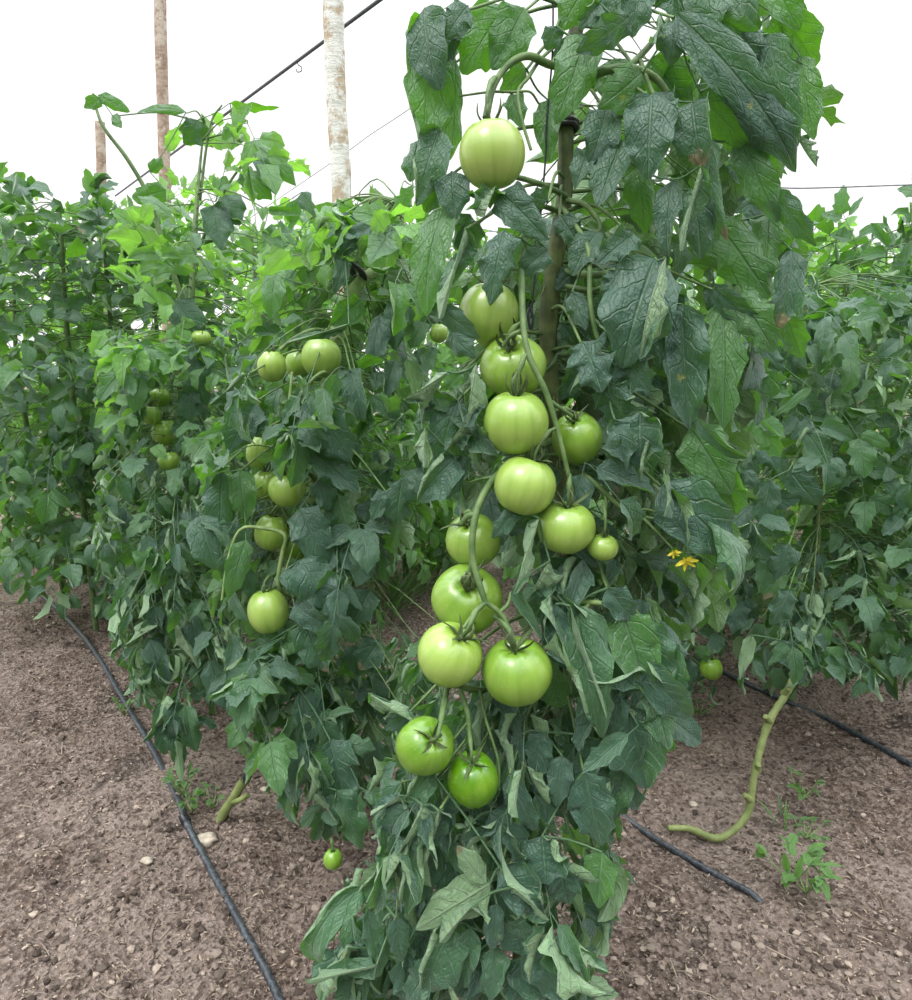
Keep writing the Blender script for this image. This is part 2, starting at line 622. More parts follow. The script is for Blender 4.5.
# straw, chaff and grit: uncountable
rg = np.random.default_rng(11)
mb = MB()
for k in range(9000):
    if k < 6500:
        p = on_ground(rg.uniform(20, 900), rg.uniform(640, 1030))
    else:
        p = on_ground(rg.uniform(20, 900), rg.uniform(570, 760))
    p = p + [0, 0, 0.002]
    a = rg.uniform(0, PI)
    L = rg.uniform(0.003, 0.011)
    wd = rg.uniform(0.0006, 0.0020)
    if rg.random() < 0.05:
        L, wd = rg.uniform(0.02, 0.05), rg.uniform(0.0006, 0.0013)
    d = np.array([math.cos(a), math.sin(a), rg.uniform(-0.35, 0.35)])
    q = np.array([-d[1], d[0], 0]) * rg.uniform(-0.25, 0.25)
    tube(mb, [p - d * L / 2, p + q * L / 2 + [0, 0, 0.001], p + d * L / 2], [wd * 0.5, wd, wd * 0.4], 3 if L < 0.012 else 6, 4, rg.random() ** 1.8, caps=False)
tag(mb.build('straw_litter', M_STRAW), 'loose straw and plant chaff scattered over the brown soil', 'straw', kind='stuff')

ICO = None


def ico_clod(mb, p, r, rng, tone, squash=0.7):
    global ICO
    if ICO is None:
        import bmesh
        b = bmesh.new()
        bmesh.ops.create_icosphere(b, subdivisions=1, radius=1)
        b.verts.ensure_lookup_table()
        ICO = (np.array([v.co[:] for v in b.verts]), np.array([[v.index for v in f.verts] for f in b.faces]))
        b.free()
    v, f = ICO
    v = v * (1 + rng.uniform(-0.28, 0.28, (len(v), 1))) * r * np.array([1, rng.uniform(0.7, 1.1), squash])
    c, s = math.cos(rng.random() * 6), math.sin(rng.random() * 6)
    mb.add(v @ np.array([[c, -s, 0], [s, c, 0], [0, 0, 1]]) + p, f, np.tile([0, 0, tone, 0], (len(v), 1)))


mb = MB()
for k in range(9000):
    p = on_ground(rg.uniform(20, 900), rg.uniform(590, 1030) if rg.random() < 0.75 else rg.uniform(570, 700))
    r = 0.0014 + 0.006 * rg.random() ** 4
    ico_clod(mb, p + [0, 0, r * 0.3], r, rg, rg.random() ** 1.6)
tag(mb.build('soil_crumbs', M_CLOD, smooth=False), 'small clods and grit lying loose on the bare soil', 'soil crumbs', kind='stuff')


def stone(px, py, r, label, tone=0.8):
    import bmesh
    b = bmesh.new()
    bmesh.ops.create_icosphere(b, subdivisions=3, radius=1)
    v = np.array([x.co[:] for x in b.verts])
    f = np.array([[x.index for x in q.verts] for q in b.faces])
    b.free()
    n = vnoise(v[:, 0] * 2.2 + px, v[:, 1] * 2.2 + v[:, 2] * 1.7 + py, 5)
    v = v * (0.75 + 0.5 * n[:, None]) * np.array([1.15, 0.85, 0.62]) * r
    p = on_ground(px, py) + [0, 0, r * 0.25]
    m = MB()
    m.add(v + p, f, np.tile([0, 0, tone, 0], (len(v), 1)))
    tag(m.build('stone', M_STONE, base=p), label, 'stone', 'stones on the soil')


stone(207, 842, 0.017, 'pale tan stone on the soil just right of the left drip hose')
stone(264, 790, 0.008, 'small white pebble on soil beside the cut stem stump')
stone(147, 862, 0.009, 'small pale pebble on bare soil left of the left drip hose')
stone(693, 805, 0.008, 'small white pebble on soil between hose and yellowish bare stem')

# ------------------------------------------------------------------ drip hoses
def hose(name, pts, r, label, drip=()):
    P = [on_ground(x, y, r * 0.75) for x, y in pts]
    if pts[-1] == (769, 905):
        P[-1] = P[-1] - np.array([0, 0, 0.014])
    root = empty(name, P[len(P) // 2])
    tag(root, label, 'hose', 'drip hoses')
    m = MB()
    tube(m, P, r, 70, 10, bumps=0.05)
    m.build('hose_pipe', M_HOSE, root)
    for x, y in drip:
        p = on_ground(x, y, r * 0.75)
        q = on_ground(x + 3, y + 5, r * 0.75)
        m = MB()
        d = nrm(q - p)
        tube(m, [p - d * 0.012, p + d * 0.012], [r * 1.15, r * 1.5, r * 1.15], 6, 10)
        tube(m, [p, p + np.array([0, 0, r * 1.9])], r * 0.35, 3, 6)
        m.build('dripper', M_CLIP, root)
    return root


hose('drip_hose', [(20, 575), (70, 622), (97, 655), (120, 694), (150, 745), (178, 800), (186, 822), (210, 868), (238, 920), (268, 975), (292, 1030)], 0.0062,
     'grey black drip hose running down the soil left of the plants', [(185, 820)])
hose('drip_hose', [(470, 690), (520, 727), (565, 768), (610, 806), (645, 832), (690, 860), (730, 882), (752, 894), (769, 905)], 0.0056,
     'black drip hose crossing the soil right of the central plant', [(700, 866)])
hose('drip_hose', [(700, 660), (740, 680), (790, 703), (830, 720), (912, 765)], 0.0065, 'thin dark drip hose on far soil behind the bare yellowish stem')

# ------------------------------------------------------------------ posts, pipe, wires
def atY(px, py, Y):
    return at(px, py, Y / (math.cos(PITCH) + (CY - py) / F * math.sin(PITCH)))


def post(pa, pb, Y, wpx, mat, label, ztop=None, bumps=0.06):
    """upright post through two pixels of its axis, at distance Y"""
    A, B = atY(*pa, Y), atY(*pb, Y)
    k = (B - A) / (A[2] - B[2])
    r = wpx * Y / F / 2
    z0 = float(gz(B[0], B[1])) - 0.02
    base = B + k * (B[2] - z0)
    top = A - k * ((ztop or A[2] + 0.35) - A[2])
    m = MB()
    n_ = 8
    P = [base + (top - base) * i / n_ + (np.array([RNG.normal(0, 0.004), 0, 0]) if 0 < i < n_ else 0) for i in range(n_ + 1)]
    tube(m, P, [r * 1.12, r, r * 0.95, r * 0.98], 90, 14, bumps=bumps)
    o = m.build('wooden_post', mat, base=base)
    tag(o, label, 'post', 'greenhouse posts')


post((336, 20), (341, 210), 2.9, 19, M_POSTW, 'pale whitewashed wooden post, thickest of the three, standing behind the middle plant')
post((161, 20), (164, 150), 5.6, 11, M_POSTB, 'thin brown wooden post rising behind the left plants against white sky')
post((100, 130), (102, 240), 5.0, 9, M_POSTB, 'short grey brown post at the far left edge among leaf tips', ztop=atY(100, 122, 5.0)[2])

a, b = at(350, 22, 3.3), at(207, 128, 5.2)
m = MB()
A0, A1 = a + (a - b) * 0.9, b + (b - a) * 1.6
tube(m, [A0, a, b, A1], 0.0085, 30, 8)
pipe = empty('overhead_pipe', a)
tag(pipe, 'dark grey irrigation pipe slanting across the white sky above the plants', 'pipe')
m.build('pipe', M_PIPE, pipe)
h = a + (b - a) * 0.27
hx, hy, hd = proj(h)
m = MB()
tube(m, [at(hx, hy + 1, hd), at(hx + 1, hy + 4, hd), at(hx + 4, hy + 6, hd), at(hx + 4, hy + 10, hd), at(hx + 0, hy + 11, hd), at(hx - 1, hy + 8, hd)], 0.0026, 18, 6)
m.build('hook', M_PIPE, pipe)


def wire(name, pts, r, label, cat, mat=M_WIRE, group=None):
    m = MB()
    tube(m, pts, r, 24, 5)
    o = m.build(name, mat, base=pts[0])
    tag(o, label, cat, group)
    return o


wire('trellis_wire', [at(540, 189, 1.02), at(690, 193, 1.04), at(770, 188, 1.05), at(815, 188, 1.06), at(960, 183, 1.09)], 0.0011,
     'thin grey trellis wire level behind the central plant at right', 'wire')
wire('trellis_wire', [at(470, 62, 2.6), at(412, 107, 2.9), at(370, 135, 3.2), at(328, 165, 3.5), at(200, 252, 4.6)], 0.0016,
     'faint thin wire sloping down leftward across the whitewashed post', 'wire')
wire('support_string', [at(351, 149, 3.34), at(351, 218, 1.9), at(354, 276, 1.21)], 0.0010,
     'thin dark string tied down to the middle plant in front of whitewashed post', 'string', M_TWINE, 'support strings')
wire('support_string', [at(293, 186, 3.95), at(294, 240, 2.6), at(297, 312, 1.72)], 0.0009,
     'thin dark string hanging between left plant and middle plant', 'string', M_TWINE, 'support strings')
wire('support_string', [at(553, -30, 0.735), at(553, 20, 0.735), at(552, 60, 0.735), at(546, 130, 0.72), at(545, 165, 0.72), at(531, 318, 0.715)], 0.0010,
     'dark twine running down along the central plant stem', 'string', M_TWINE, 'support strings')

# ------------------------------------------------------------------ plant building
def inpoly(x, y, poly):
    c = False
    n = len(poly)
    j = n - 1
    for i in range(n):
        xi, yi = poly[i]
        xj, yj = poly[j]
        if (yi > y) != (yj > y) and x < (xj - xi) * (y - yi) / (yj - yi) + xi:
            c = not c
        j = i
    return c


TOMS = []            # (px, py, r px, depth) of fruit that must stay in view


def covered(px, py, d, rad):
    for (x, y, r, dd) in TOMS:
        if d < dd + 0.03 and (px - x) ** 2 + (py - y) ** 2 < (r * 0.85 + rad * 0.5) ** 2:
            return True
    return False


def node_on(stem, z):
    """point of the stem polyline at height z"""
    S = np.asarray(stem)
    zz_ = S[:, 2]
    z = min(max(z, zz_.min() + 0.05), zz_.max() - 0.005)
    i = int(np.argmin(np.abs(zz_ - z)))
    return S[i]


def compound(lm, pm, stem, target, rng, size=0.075, R=0.14, pairs=3, res=(10, 6), poly=None, rolled=0.25, droop=0.8, pr=0.0017, tone=None, sides=5, keepd=None, dryp=0.03, upright=False, wilt=0.0):
    """one compound leaf: stalk from the stem to TARGET, then a drooping rachis with leaflets; returns the number of leaflets kept"""
    up = np.array([0, 0, 1.0])
    node = node_on(stem, target[2] + rng.uniform(-0.02, 0.09))
    out = target - node
    out[2] = 0
    if np.linalg.norm(out) < 0.03:
        a = rng.random() * 2 * PI
        out = np.array([math.cos(a), math.sin(a), 0]) * 0.05
    o = nrm(out)
    mid = (node + target) / 2 + up * 0.10 * np.linalg.norm(target - node)
    dr = droop * rng.uniform(0.5, 1.4)
    d0 = nrm(o * 0.8 - up * (dr - 0.5) + rng.normal(0, 0.35, 3))
    if upright:
        d0 = nrm(o * 0.6 + up * rng.uniform(-0.3, 0.7) + rng.normal(0, 0.4, 3))
    R = R * rng.uniform(0.75, 1.25)
    p1 = target + d0 * R * 0.5
    d1 = nrm(d0 - up * (0.25 if upright else 0.7) * droop)
    p2 = p1 + d1 * R * 0.5
    t0 = rng.random() if tone is None else min(max(tone + rng.normal(0, 0.2), 0), 1)
    rach = catmull([target, p1, p2], 12)
    T = np.gradient(rach, axis=0)
    nref = nrm(o * 0.55 + up * 0.75 + rng.normal(0, 0.35, 3))
    spots = []
    for k in range(pairs):
        i = int(round((0.12 + 0.75 * k / max(pairs - 1, 1)) * 11))
        for sgn in (-1, 1):
            spots.append((i, sgn, size * rng.uniform(0.7, 1.05) * (0.8 + 0.25 * math.sin(PI * (k + 1) / (pairs + 1)))))
    spots.append((11, 0, size * rng.uniform(1.0, 1.3)))
    kept, last = 0, 0
    for i, sgn, L in spots:
        tg = nrm(T[i])
        b = rach[i]
        s_ = nrm(np.cross(nref, tg))
        ax = tg if sgn == 0 else nrm(s_ * sgn * 1.0 + tg * 0.55)
        ax = nrm(ax - up * droop * rng.uniform(0.1, 0.75) + rng.normal(0, 0.2, 3))
        if upright:
            ax = nrm(ax + up * 0.2)
        if wilt:
            ax = nrm(ax - up * wilt)
        c = b + ax * L * 0.55
        px, py, d = proj(c)
        if d < 0.3:
            continue
        if poly is not None and not inpoly(px, py, poly):
            continue
        if covered(px, py, d, 0.5 * L * F / d):
            continue
        if keepd is not None and d < keepd:
            continue
        nn = nrm(nref + rng.normal(0, 0.4, 3))
        roll = rng.random() < rolled
        cu = rng.uniform(1.8, 3.2) if roll else rng.normal(0.35, 0.6)
        cu2 = cu * rng.uniform(0.5, 1.1) if roll else rng.normal(0.35, 0.5)
        stalk = 0.012 if sgn else 0.004
        tube(lm, [b, b + ax * (stalk + 0.002)], pr * 0.42, 3, 4, 0.4, caps=False)
        put_leaflet(lm, b + ax * stalk, ax, nn, L, L * rng.uniform(0.52, 0.74) * (1 - 0.25 * min(wilt, 1)), nl=res[0], nw=res[1], lobes=rng.integers(2, 5), lobed=rng.uniform(0.1, 0.42),
                    fold=rng.uniform(0.0, 0.35), curl=cu, curl2=cu2, bend=rng.normal(0.8, 0.6), wave=rng.uniform(0.08, 0.34), cpow=1.0 if roll else 1.6, twist=rng.normal(0, 0.4), rng=rng,
                    tone=min(max(t0 + rng.normal(0, 0.12), 0), 1), dry=1.0 if rng.random() < dryp else 0.0)
        kept += 1
        last = max(last, i)
    if kept:
        tube(pm, [node, mid, target, rach[1]], [pr, pr * 0.8, pr * 0.65, pr * 0.6], 10, sides, 0.5, caps=False)
        tube(lm, rach[:max(last, 1) + 1], [pr * 0.6, pr * 0.35], 8, sides, 0.4, caps=False)
    return kept


def poly_sample(poly, rng):
    xs_ = [p[0] for p in poly]
    ys_ = [p[1] for p in poly]
    while True:
        x, y = rng.uniform(min(xs_), max(xs_)), rng.uniform(min(ys_), max(ys_))
        if inpoly(x, y, poly):
            return x, y


def fill(root, stem, poly, drange, n, rng, separate=True, mat=None, polyclip=None, maxleaf=None, **kw):
    """N compound leaves whose stalks end inside POLY between the two depths"""
    mat = mat or M_LEAF
    whole_l, whole_p, made, tries = MB(), MB(), 0, 0
    while made < n and tries < n * 9:
        tries += 1
        x, y = poly_sample(poly, rng)
        d = drange[0] + (drange[1] - drange[0]) * rng.random()
        y2 = y - rng.uniform(10, 60) * 0.75 / d
        tg = at(x, y2, d)
        if tg[2] < 0.12:
            continue
        qx, qy, _ = proj(tg)
        if not inpoly(qx, qy + 10, polyclip or poly) and y < 420:
            continue
        lm, pm = (MB(), MB()) if separate else (whole_l, whole_p)
        k = compound(lm, pm, stem, tg, rng, poly=polyclip or poly, **kw)
        if not k or (separate and k < 4):
            continue
        made += 1
        if separate:
            lf = lm.build('leaf', mat, root)
            pm.build('leaf_stalk', M_STEM, lf)
    if not separate and whole_l.n:
        lf = whole_l.build('foliage', mat, root)
        lf['kind'] = 'stuff'
        whole_p.build('leaf_stalks', M_STEM, lf)
    return made


def heroes(root, stem, groups, rng, node_lift=0.03, pr=0.0023, res=(22, 10), flat=0.0):
    """hand placed leaves: each group is one compound leaf, a list of leaflets
       (base x, base y, tip x, tip y, width, depth, style, tip depth offset, roll)"""
    for grp in groups:
        lm, pm = MB(), MB()
        bases = []
        t0 = rng.uniform(0.15, 0.6)
        for e in grp:
            bx, by, tx, ty, wpx, d = e[:6]
            style = e[6] if len(e) > 6 else 'n'
            dd = e[7] if len(e) > 7 else rng.uniform(-0.012, 0.012)
            roll = e[8] if len(e) > 8 else rng.normal(0, 0.25)
            B, T = at(bx, by, d), at(tx, ty, d + dd)
            L = np.linalg.norm(T - B)
            ax = nrm(T - B)
            W = wpx * d / F
            n0 = nrm(C0 - (B + T) / 2)
            n0 = n0 - ax * (n0 @ ax)
            n0 = nrm(n0)
            s_ = np.cross(ax, n0)
            nn = n0 * math.cos(roll) + s_ * math.sin(roll)
            kw = dict(lobes=int(rng.integers(2, 4)), lobed=rng.uniform(0.08, 0.22), fold=rng.uniform(-0.15, 0.25), curl=rng.normal(0.0, 0.75), curl2=rng.normal(0.0, 0.75), cpow=1.7,
                      bend=rng.uniform(0.2, 1.1), wave=rng.uniform(0.10, 0.30), twist=rng.normal(0, 0.15), tone=min(max(t0 + rng.normal(0, 0.08), 0), 1), dry=0.0)
            if 'r' in style:      # rolled up, pale underside outward
                nn = -nn
                kw.update(curl=rng.uniform(2.3, 3.1), curl2=rng.uniform(1.9, 2.7), fold=0.55, cpow=0.8, pw=0.42, ribs=0.045, bend=rng.uniform(-0.8, 0.5), lobed=0.08, wave=0.2)
                W *= 3.7
                B, T = B - FW * 0.012, T - FW * 0.012
            if 'u' in style:      # underside towards us, moderately curled
                nn = -nn
                kw.update(curl=rng.uniform(0.5, 1.1), curl2=rng.uniform(0.5, 1.1), bend=rng.uniform(-0.5, 0.4))
            if 'e' in style:      # one edge rolled over
                kw.update(curl=4.6, fold=0.0, cpow=2.6)
                W *= 1.3
            if 'E' in style:
                kw.update(curl2=4.6, fold=0.0, cpow=2.6)
                W *= 1.3
            if 'l' in style:
                kw.update(lobed=rng.uniform(0.35, 0.5), lobes=3)
            if 'w' in style:
                kw.update(wave=0.4)
            if 'b' in style:      # strong arch
                kw.update(bend=rng.uniform(1.2, 1.9))
            if 'h' in style:      # hooked tip
                kw.update(bend=2.4)
            if 'g' in style:
                kw.update(tone=0.95)
            if 'c' in style:
                kw.update(tone=0.05)
            if 'd' in style:
                kw.update(dry=1.0)
            V, f, A = leaflet_local(L, W, nl=res[0], nw=res[1], chord=True, rng=rng, **kw)
            Y = np.cross(nn, ax)
            lm.add(B + V[:, :1] * ax + V[:, 1:2] * Y + V[:, 2:] * nn, f, A)
            bases.append(B)
        bs = np.array(bases)
        node = node_on(stem, bs[:, 2].max() + node_lift)
        order = np.argsort(np.linalg.norm(bs - node, axis=1))
        bs = bs[order]
        back = FW * 0.012
        pts = [node, (node + bs[0]) / 2 + np.array([0, 0, 0.02]) + back] + [q + back * 0.4 for q in bs]
        pts = [pts[0], pts[1]] + [pts[2]]
        tube(pm, pts, [pr, pr * 0.8, pr * 0.6], 12, 6, caps=False)
        for q in range(1, len(bs)):
            j = int(np.argmin(np.linalg.norm(bs[:q] - bs[q], axis=1)))
            tube(lm, [bs[j], (bs[j] + bs[q]) / 2 + back * 0.6, bs[q]], [pr * 0.55, pr * 0.4], 8, 5, tone=0.9, caps=False)
        lf = lm.build('leaf', M_LEAF, root)
        pm.build('leaf_stalk', M_STEM, lf)


# ------------------------------------------------------------------ tomatoes
def tomato(px, py, wpx, hpx, d, axis, stalk, tone, label, group, seed, ribs=5, cal=1.0, keep=True, bumpy=0.03, point=0.0, calmat=None):
    rng = np.random.default_rng(seed)
    c = at(px, py, d)
    r = wpx / 2 * d / F
    asp = hpx / wpx
    Z = cdir(*axis)
    X = nrm(np.cross(Z, FW + 0.2 * UP))
    Y = np.cross(Z, X)
    root = empty('tomato', c)
    tag(root, label, 'tomato', group)
    nu, nv = 40, 26
    th = np.linspace(0, PI, nv + 1)
    ph = np.arange(nu) / nu * 2 * PI
    TH, PH = np.meshgrid(th, ph, indexing='ij')
    lob = 1 + bumpy * np.cos(ribs * PH + rng.random() * 6) * np.sin(TH) ** 0.7 * (0.45 + 0.55 * np.cos(TH) ** 2) + 0.5 * bumpy * np.cos(2 * PH + rng.random() * 6)
    rad = r * np.sin(TH) ** 0.92 * lob
    zz_ = r * asp * np.cos(TH)
    zz_ = zz_ * np.where(TH < PI / 2, 0.97, 1.0)
    dim = np.exp(-(rad / (r * 0.30)) ** 2)
    zz_ = np.where(TH < PI / 2, zz_ - 0.26 * r * dim * (1 + 0.25 * np.cos(ribs * PH)), zz_ + 0.05 * r * dim)
    zz_ = zz_ - point * r * np.exp(-(rad / (r * 0.22)) ** 2) * (TH > PI / 2)
    L = np.stack([rad * np.cos(PH), rad * np.sin(PH), zz_], -1).reshape(-1, 3)
    A = np.stack([1 - TH / PI, PH / (2 * PI), np.full_like(TH, 0.5), np.zeros_like(TH)], -1).reshape(-1, 4)
    i = np.arange(nv)[:, None] * nu
    j = np.arange(nu)[None, :]
    f = np.stack([i + j, i + nu + j, i + nu + (j + 1) % nu, i + (j + 1) % nu], -1).reshape(-1, 4)
    m = MB()
    m.add(c + L[:, :1] * X + L[:, 1:2] * Y + L[:, 2:] * Z, f, A)
    o = m.build('fruit', M_FRUIT, root)
    o.color = (tone, 0, 0, 1)
    if point == 0.05:
        sc_ = MB()
        bt = c - Z * r * (asp + point * 0.6)
        tube(sc_, [bt + Z * r * 0.10, bt - Z * r * 0.10 + X * r * 0.03], [r * 0.12, r * 0.06], 5, 8, bumps=0.3)
        sc_.build('blossom_scar', M_SCAR, root)['label'] = 'brown blossom scar'
    # sepals
    top = c + Z * r * asp * 0.72
    m = MB()
    n = int(rng.integers(5, 7))
    for k in range(n):
        a = 2 * PI * k / n + rng.normal(0, 0.12)
        dr = math.cos(a) * X + math.sin(a) * Y
        L_ = r * rng.uniform(0.75, 1.15) * cal
        bd = rng.uniform(-3.6, 1.0)
        put_leaflet(m, top + dr * r * 0.04 + Z * 0.02 * r, nrm(dr + Z * 0.55), nrm(Z - dr * 0.55), L_, r * 0.17, nl=12, nw=2, lobes=1, lobed=0.0, fold=0.35, curl=0.4, bend=bd, wave=0.1,
                    twist=rng.normal(0, 0.8), rng=rng, tone=rng.random())
    tube(m, [top - Z * 0.06 * r, top + Z * 0.12 * r], [r * 0.16, r * 0.10], 4, 8)
    m.build('calyx', calmat or M_CALYX, root)
    if stalk is not None:
        e = at(stalk[0], stalk[1], stalk[2] if len(stalk) > 2 else d)
        m = MB()
        ln = np.linalg.norm(e - top)
        k1 = top + Z * ln * 0.4
        k2 = (k1 + e) / 2 + np.array([0, 0, 0.1 * ln])
        rs = max(r * 0.062, 0.0014)
        tube(m, [top, k1, k2, e], [rs * 0.9, rs, rs * 1.0, rs * 1.7, rs * 1.0, rs * 1.1], 16, 7, bumps=0.12)
        m.build('stalk', M_STEM, root)
    if keep:
        TOMS.append((px, py, wpx / 2, d))
    return root


GM = 'tomatoes on the central plant'
DT = 0.685
tomato(492, 154, 66, 68, 0.67, (-0.1, 0.96, 0.22), (499, 78, 0.69), 1.0, 'large pale green tomato hanging alone at the top, against white sky', GM, 1, ribs=7, bumpy=0.012)
tomato(489, 312, 60, 60, 0.700, (0.1, 0.9, 0.1), (522, 270, 0.685), 0.75, 'pale pointed tomato half hidden under the drooping blue green leaflet, second from top', GM, 2, point=0.22)
tomato(513, 366, 66, 60, 0.695, (-0.2, 0.62, 0.75), (523, 322, 0.66), 0.55, 'tomato with exposed dark calyx just above the yellowish shiny tomato in the long cluster', GM, 3, ribs=6)
tomato(516, 422, 66, 66, 0.665, (0.0, 0.93, 0.30), (528, 352, 0.655), 0.66, 'shiny yellow green tomato, first full round one in the long central cluster', GM, 4, ribs=4)
tomato(577, 438, 51, 54, 0.700, (-0.25, 0.72, 0.6), (556, 410, 0.672), 0.36, 'mid green tomato at the right of the twisted truss stalk, calyx facing out', GM, 5)
tomato(525, 485, 62, 61, 0.660, (0.30, 0.92, 0.12), (556, 428, 0.66), 0.78, 'smooth round pale tomato, centremost, overlapping the top of the lopsided one', GM, 6, ribs=3, bumpy=0.012)
tomato(566, 527, 58, 53, 0.672, (0.03, 0.93, 0.30), (570, 474, 0.665), 0.70, 'wide lopsided tomato with a brown bottom spot beside the tiny tomato', GM, 7, point=0.05)
tomato(603, 547, 31, 27, 0.675, (0.05, 0.95, 0.25), (603, 502, 0.68), 0.72, 'tiny round tomato at right end of the cluster', GM, 8, bumpy=0.01)
tomato(473, 540, 55, 55, 0.700, (-0.26, 0.74, 0.6), (473, 513, 0.662), 0.55, 'tomato behind the upper thick truss stalk, directly above the broad fork crossed one', GM, 9)
tomato(467, 599, 71, 68, 0.690, (0.05, 0.56, 0.8), (474, 556, 0.655), 0.42, 'broad tomato crossed by the forking truss stalk, partly behind the pale lower left one', GM, 10, ribs=4)
tomato(450, 654, 66, 63, 0.655, (0.46, 0.74, 0.45), (482, 604, 0.655), 0.82, 'pale round tomato at lower left of the middle pair, calyx tipped right', GM, 11, bumpy=0.015)
tomato(517, 671, 70, 68, 0.660, (-0.12, 0.88, 0.42), (494, 616, 0.66), 0.42, 'bright green ribbed tomato at lower right of the middle pair', GM, 12, ribs=8, bumpy=0.02)
tomato(425, 746, 58, 62, 0.655, (0.34, 0.50, 0.78), (447, 700, 0.66), 0.20, 'deep green glossy tomato, left one of the lowest pair', GM, 13)
tomato(473, 779, 52, 60, 0.665, (-0.05, 0.82, 0.52), (468, 722, 0.67), 0.0, 'darkest green egg shaped tomato, right one of the lowest pair', GM, 14)
tomato(333, 859, 19, 21, 0.80, (0.0, 0.98, 0.1), (331, 838, 0.80), 0.25, 'tiny green tomato dangling low over bare soil left of the central plant', GM, 15)
GB = 'tomatoes on the middle plant'
D2 = 1.13
tomato(272, 366, 29, 33, D2, (0, 0.95, 0.2), (278, 346, D2), 0.75, 'leftmost of the three tomatoes grouped high on the middle plant', GB, 21)
tomato(321, 357, 40, 42, D2, (0.2, 0.95, 0.1), (330, 330, D2 + 0.02), 0.70, 'biggest tomato of the top trio, just under a rolled leaf', GB, 22)
tomato(299, 363, 27, 30, D2 + 0.05, (0.1, 0.95, 0.1), (302, 345, D2 + 0.05), 0.45, 'dim tomato squeezed between the other two of the top trio', GB, 23)
tomato(258, 452, 24, 34, D2 + 0.03, (0.1, 0.95, 0.1), (268, 432, D2 + 0.05), 0.80, 'pale narrow tomato behind leaves above the pair on the middle plant', GB, 24)
tomato(287, 489, 37, 36, D2 - 0.02, (-0.05, 0.95, 0.25), (286, 462, D2), 0.65, 'round front tomato of the pair halfway down the middle plant', GB, 25)
tomato(265, 485, 28, 32, D2 + 0.05, (0.1, 0.95, 0.1), (270, 462, D2 + 0.05), 0.50, 'shaded tomato tucked behind left of the round front one', GB, 26)
tomato(271, 532, 33, 38, D2 + 0.02, (0.2, 0.95, 0.1), (280, 508, D2 + 0.03), 0.55, 'tomato behind a crossing leaf stalk below the pair on the middle plant', GB, 27)
tomato(293, 546, 30, 32, D2 + 0.07, (0.1, 0.95, 0.1), (290, 520, D2 + 0.07), 0.30, 'dark tomato in the shade right of the stalk crossed one', GB, 28)
tomato(268, 611, 41, 47, D2 - 0.03, (-0.1, 0.95, 0.1), (275, 575, D2), 0.80, 'large pale tomato lowest in view on the middle plant', GB, 29)
tomato(439, 333, 18, 20, 1.15, (0.1, 0.95, 0.1), (445, 318, 1.15), 0.60, 'small tomato peeping out beside a drooping leaf of the central plant', GB, 30)
GC = 'tomatoes on the left plant'
D3 = 1.62
tomato(151, 415, 19, 20, D3, (0, 0.95, 0.2), (158, 400, D3), 0.45, 'small tomato at the left of the shaded cluster in the left plant', GC, 31)
tomato(165, 432, 27, 28, D3 + 0.03, (0, 0.95, 0.2), (166, 412, D3), 0.42, 'largest tomato of the shaded cluster in the left plant', GC, 32)
tomato(160, 397, 21, 20, D3 + 0.05, (0, 0.95, 0.2), (163, 382, D3), 0.30, 'topmost dim tomato of the shaded cluster in the left plant', GC, 33)
tomato(169, 461, 22, 21, D3 - 0.02, (0, 0.95, 0.2), (170, 446, D3), 0.45, 'lowest tomato of the shaded cluster under a leaf in the left plant', GC, 34)
tomato(201, 338, 20, 17, D3, (0, 0.95, 0.2), (205, 325, D3), 0.60, 'single small tomato high in the left plant', GC, 35)
tomato(711, 668, 23, 24, 1.62, (0, 0.95, 0.2), (706, 648, 1.62), 0.25, 'green tomato hanging low over soil behind the central plant at right', 'tomatoes on the right row', 36)

# ------------------------------------------------------------------ central plant
stem_px = [(612, -70, 0.76), (585, 0, 0.755), (570, 60, 0.75), (566, 130, 0.745), (565, 190, 0.75), (555, 260, 0.75), (548, 330, 0.765), (555, 420, 0.785), (565, 520, 0.805), (560, 640, 0.82), (545, 760, 0.83), (525, 900, 0.84)]
mstem = [at(*p) for p in stem_px]
gb = mstem[-1].copy()
gb[2] = float(gz(gb[0], gb[1] + 0.06)) - 0.02
gb[1] += 0.06
mstem.append(gb)
S_MAIN = catmull(mstem, 120)
main = empty('tomato_plant', gb)
tag(main, 'tall tomato plant in front bearing the long cluster of big green tomatoes', 'tomato plant', 'staked tomato plants')
m = MB()
tube(m, S_MAIN[::2], [0.0070, 0.0075, 0.0082, 0.0095, 0.0095, 0.0100, 0.0105], 60, 10, bumps=0.12)
m.build('stem', M_STEMW, main)
# clip round the stem and twine knots
m = MB()
for yy, dd in ((124, -0.011), (128, -0.011)):
    c = at(566, yy, 0.745)
    ring = [c + 0.0112 * (math.cos(q) * RT + math.sin(q) * FW) for q in np.linspace(0, 2 * PI, 13)]
    tube(m, ring, 0.0030, 26, 6, caps=False)
tube(m, [at(553, 125, 0.733), at(548, 128, 0.732), at(546, 136, 0.731)], 0.0022, 6, 6)
m.build('stem_clip', M_CLIP, main)
m = MB()
tube(m, [at(531, 305, 0.70), at(528, 316, 0.698), at(531, 330, 0.70), at(533, 318, 0.698), at(530, 306, 0.70)], 0.0014, 16, 5)
m.build('twine_knot', M_TWINE, main)


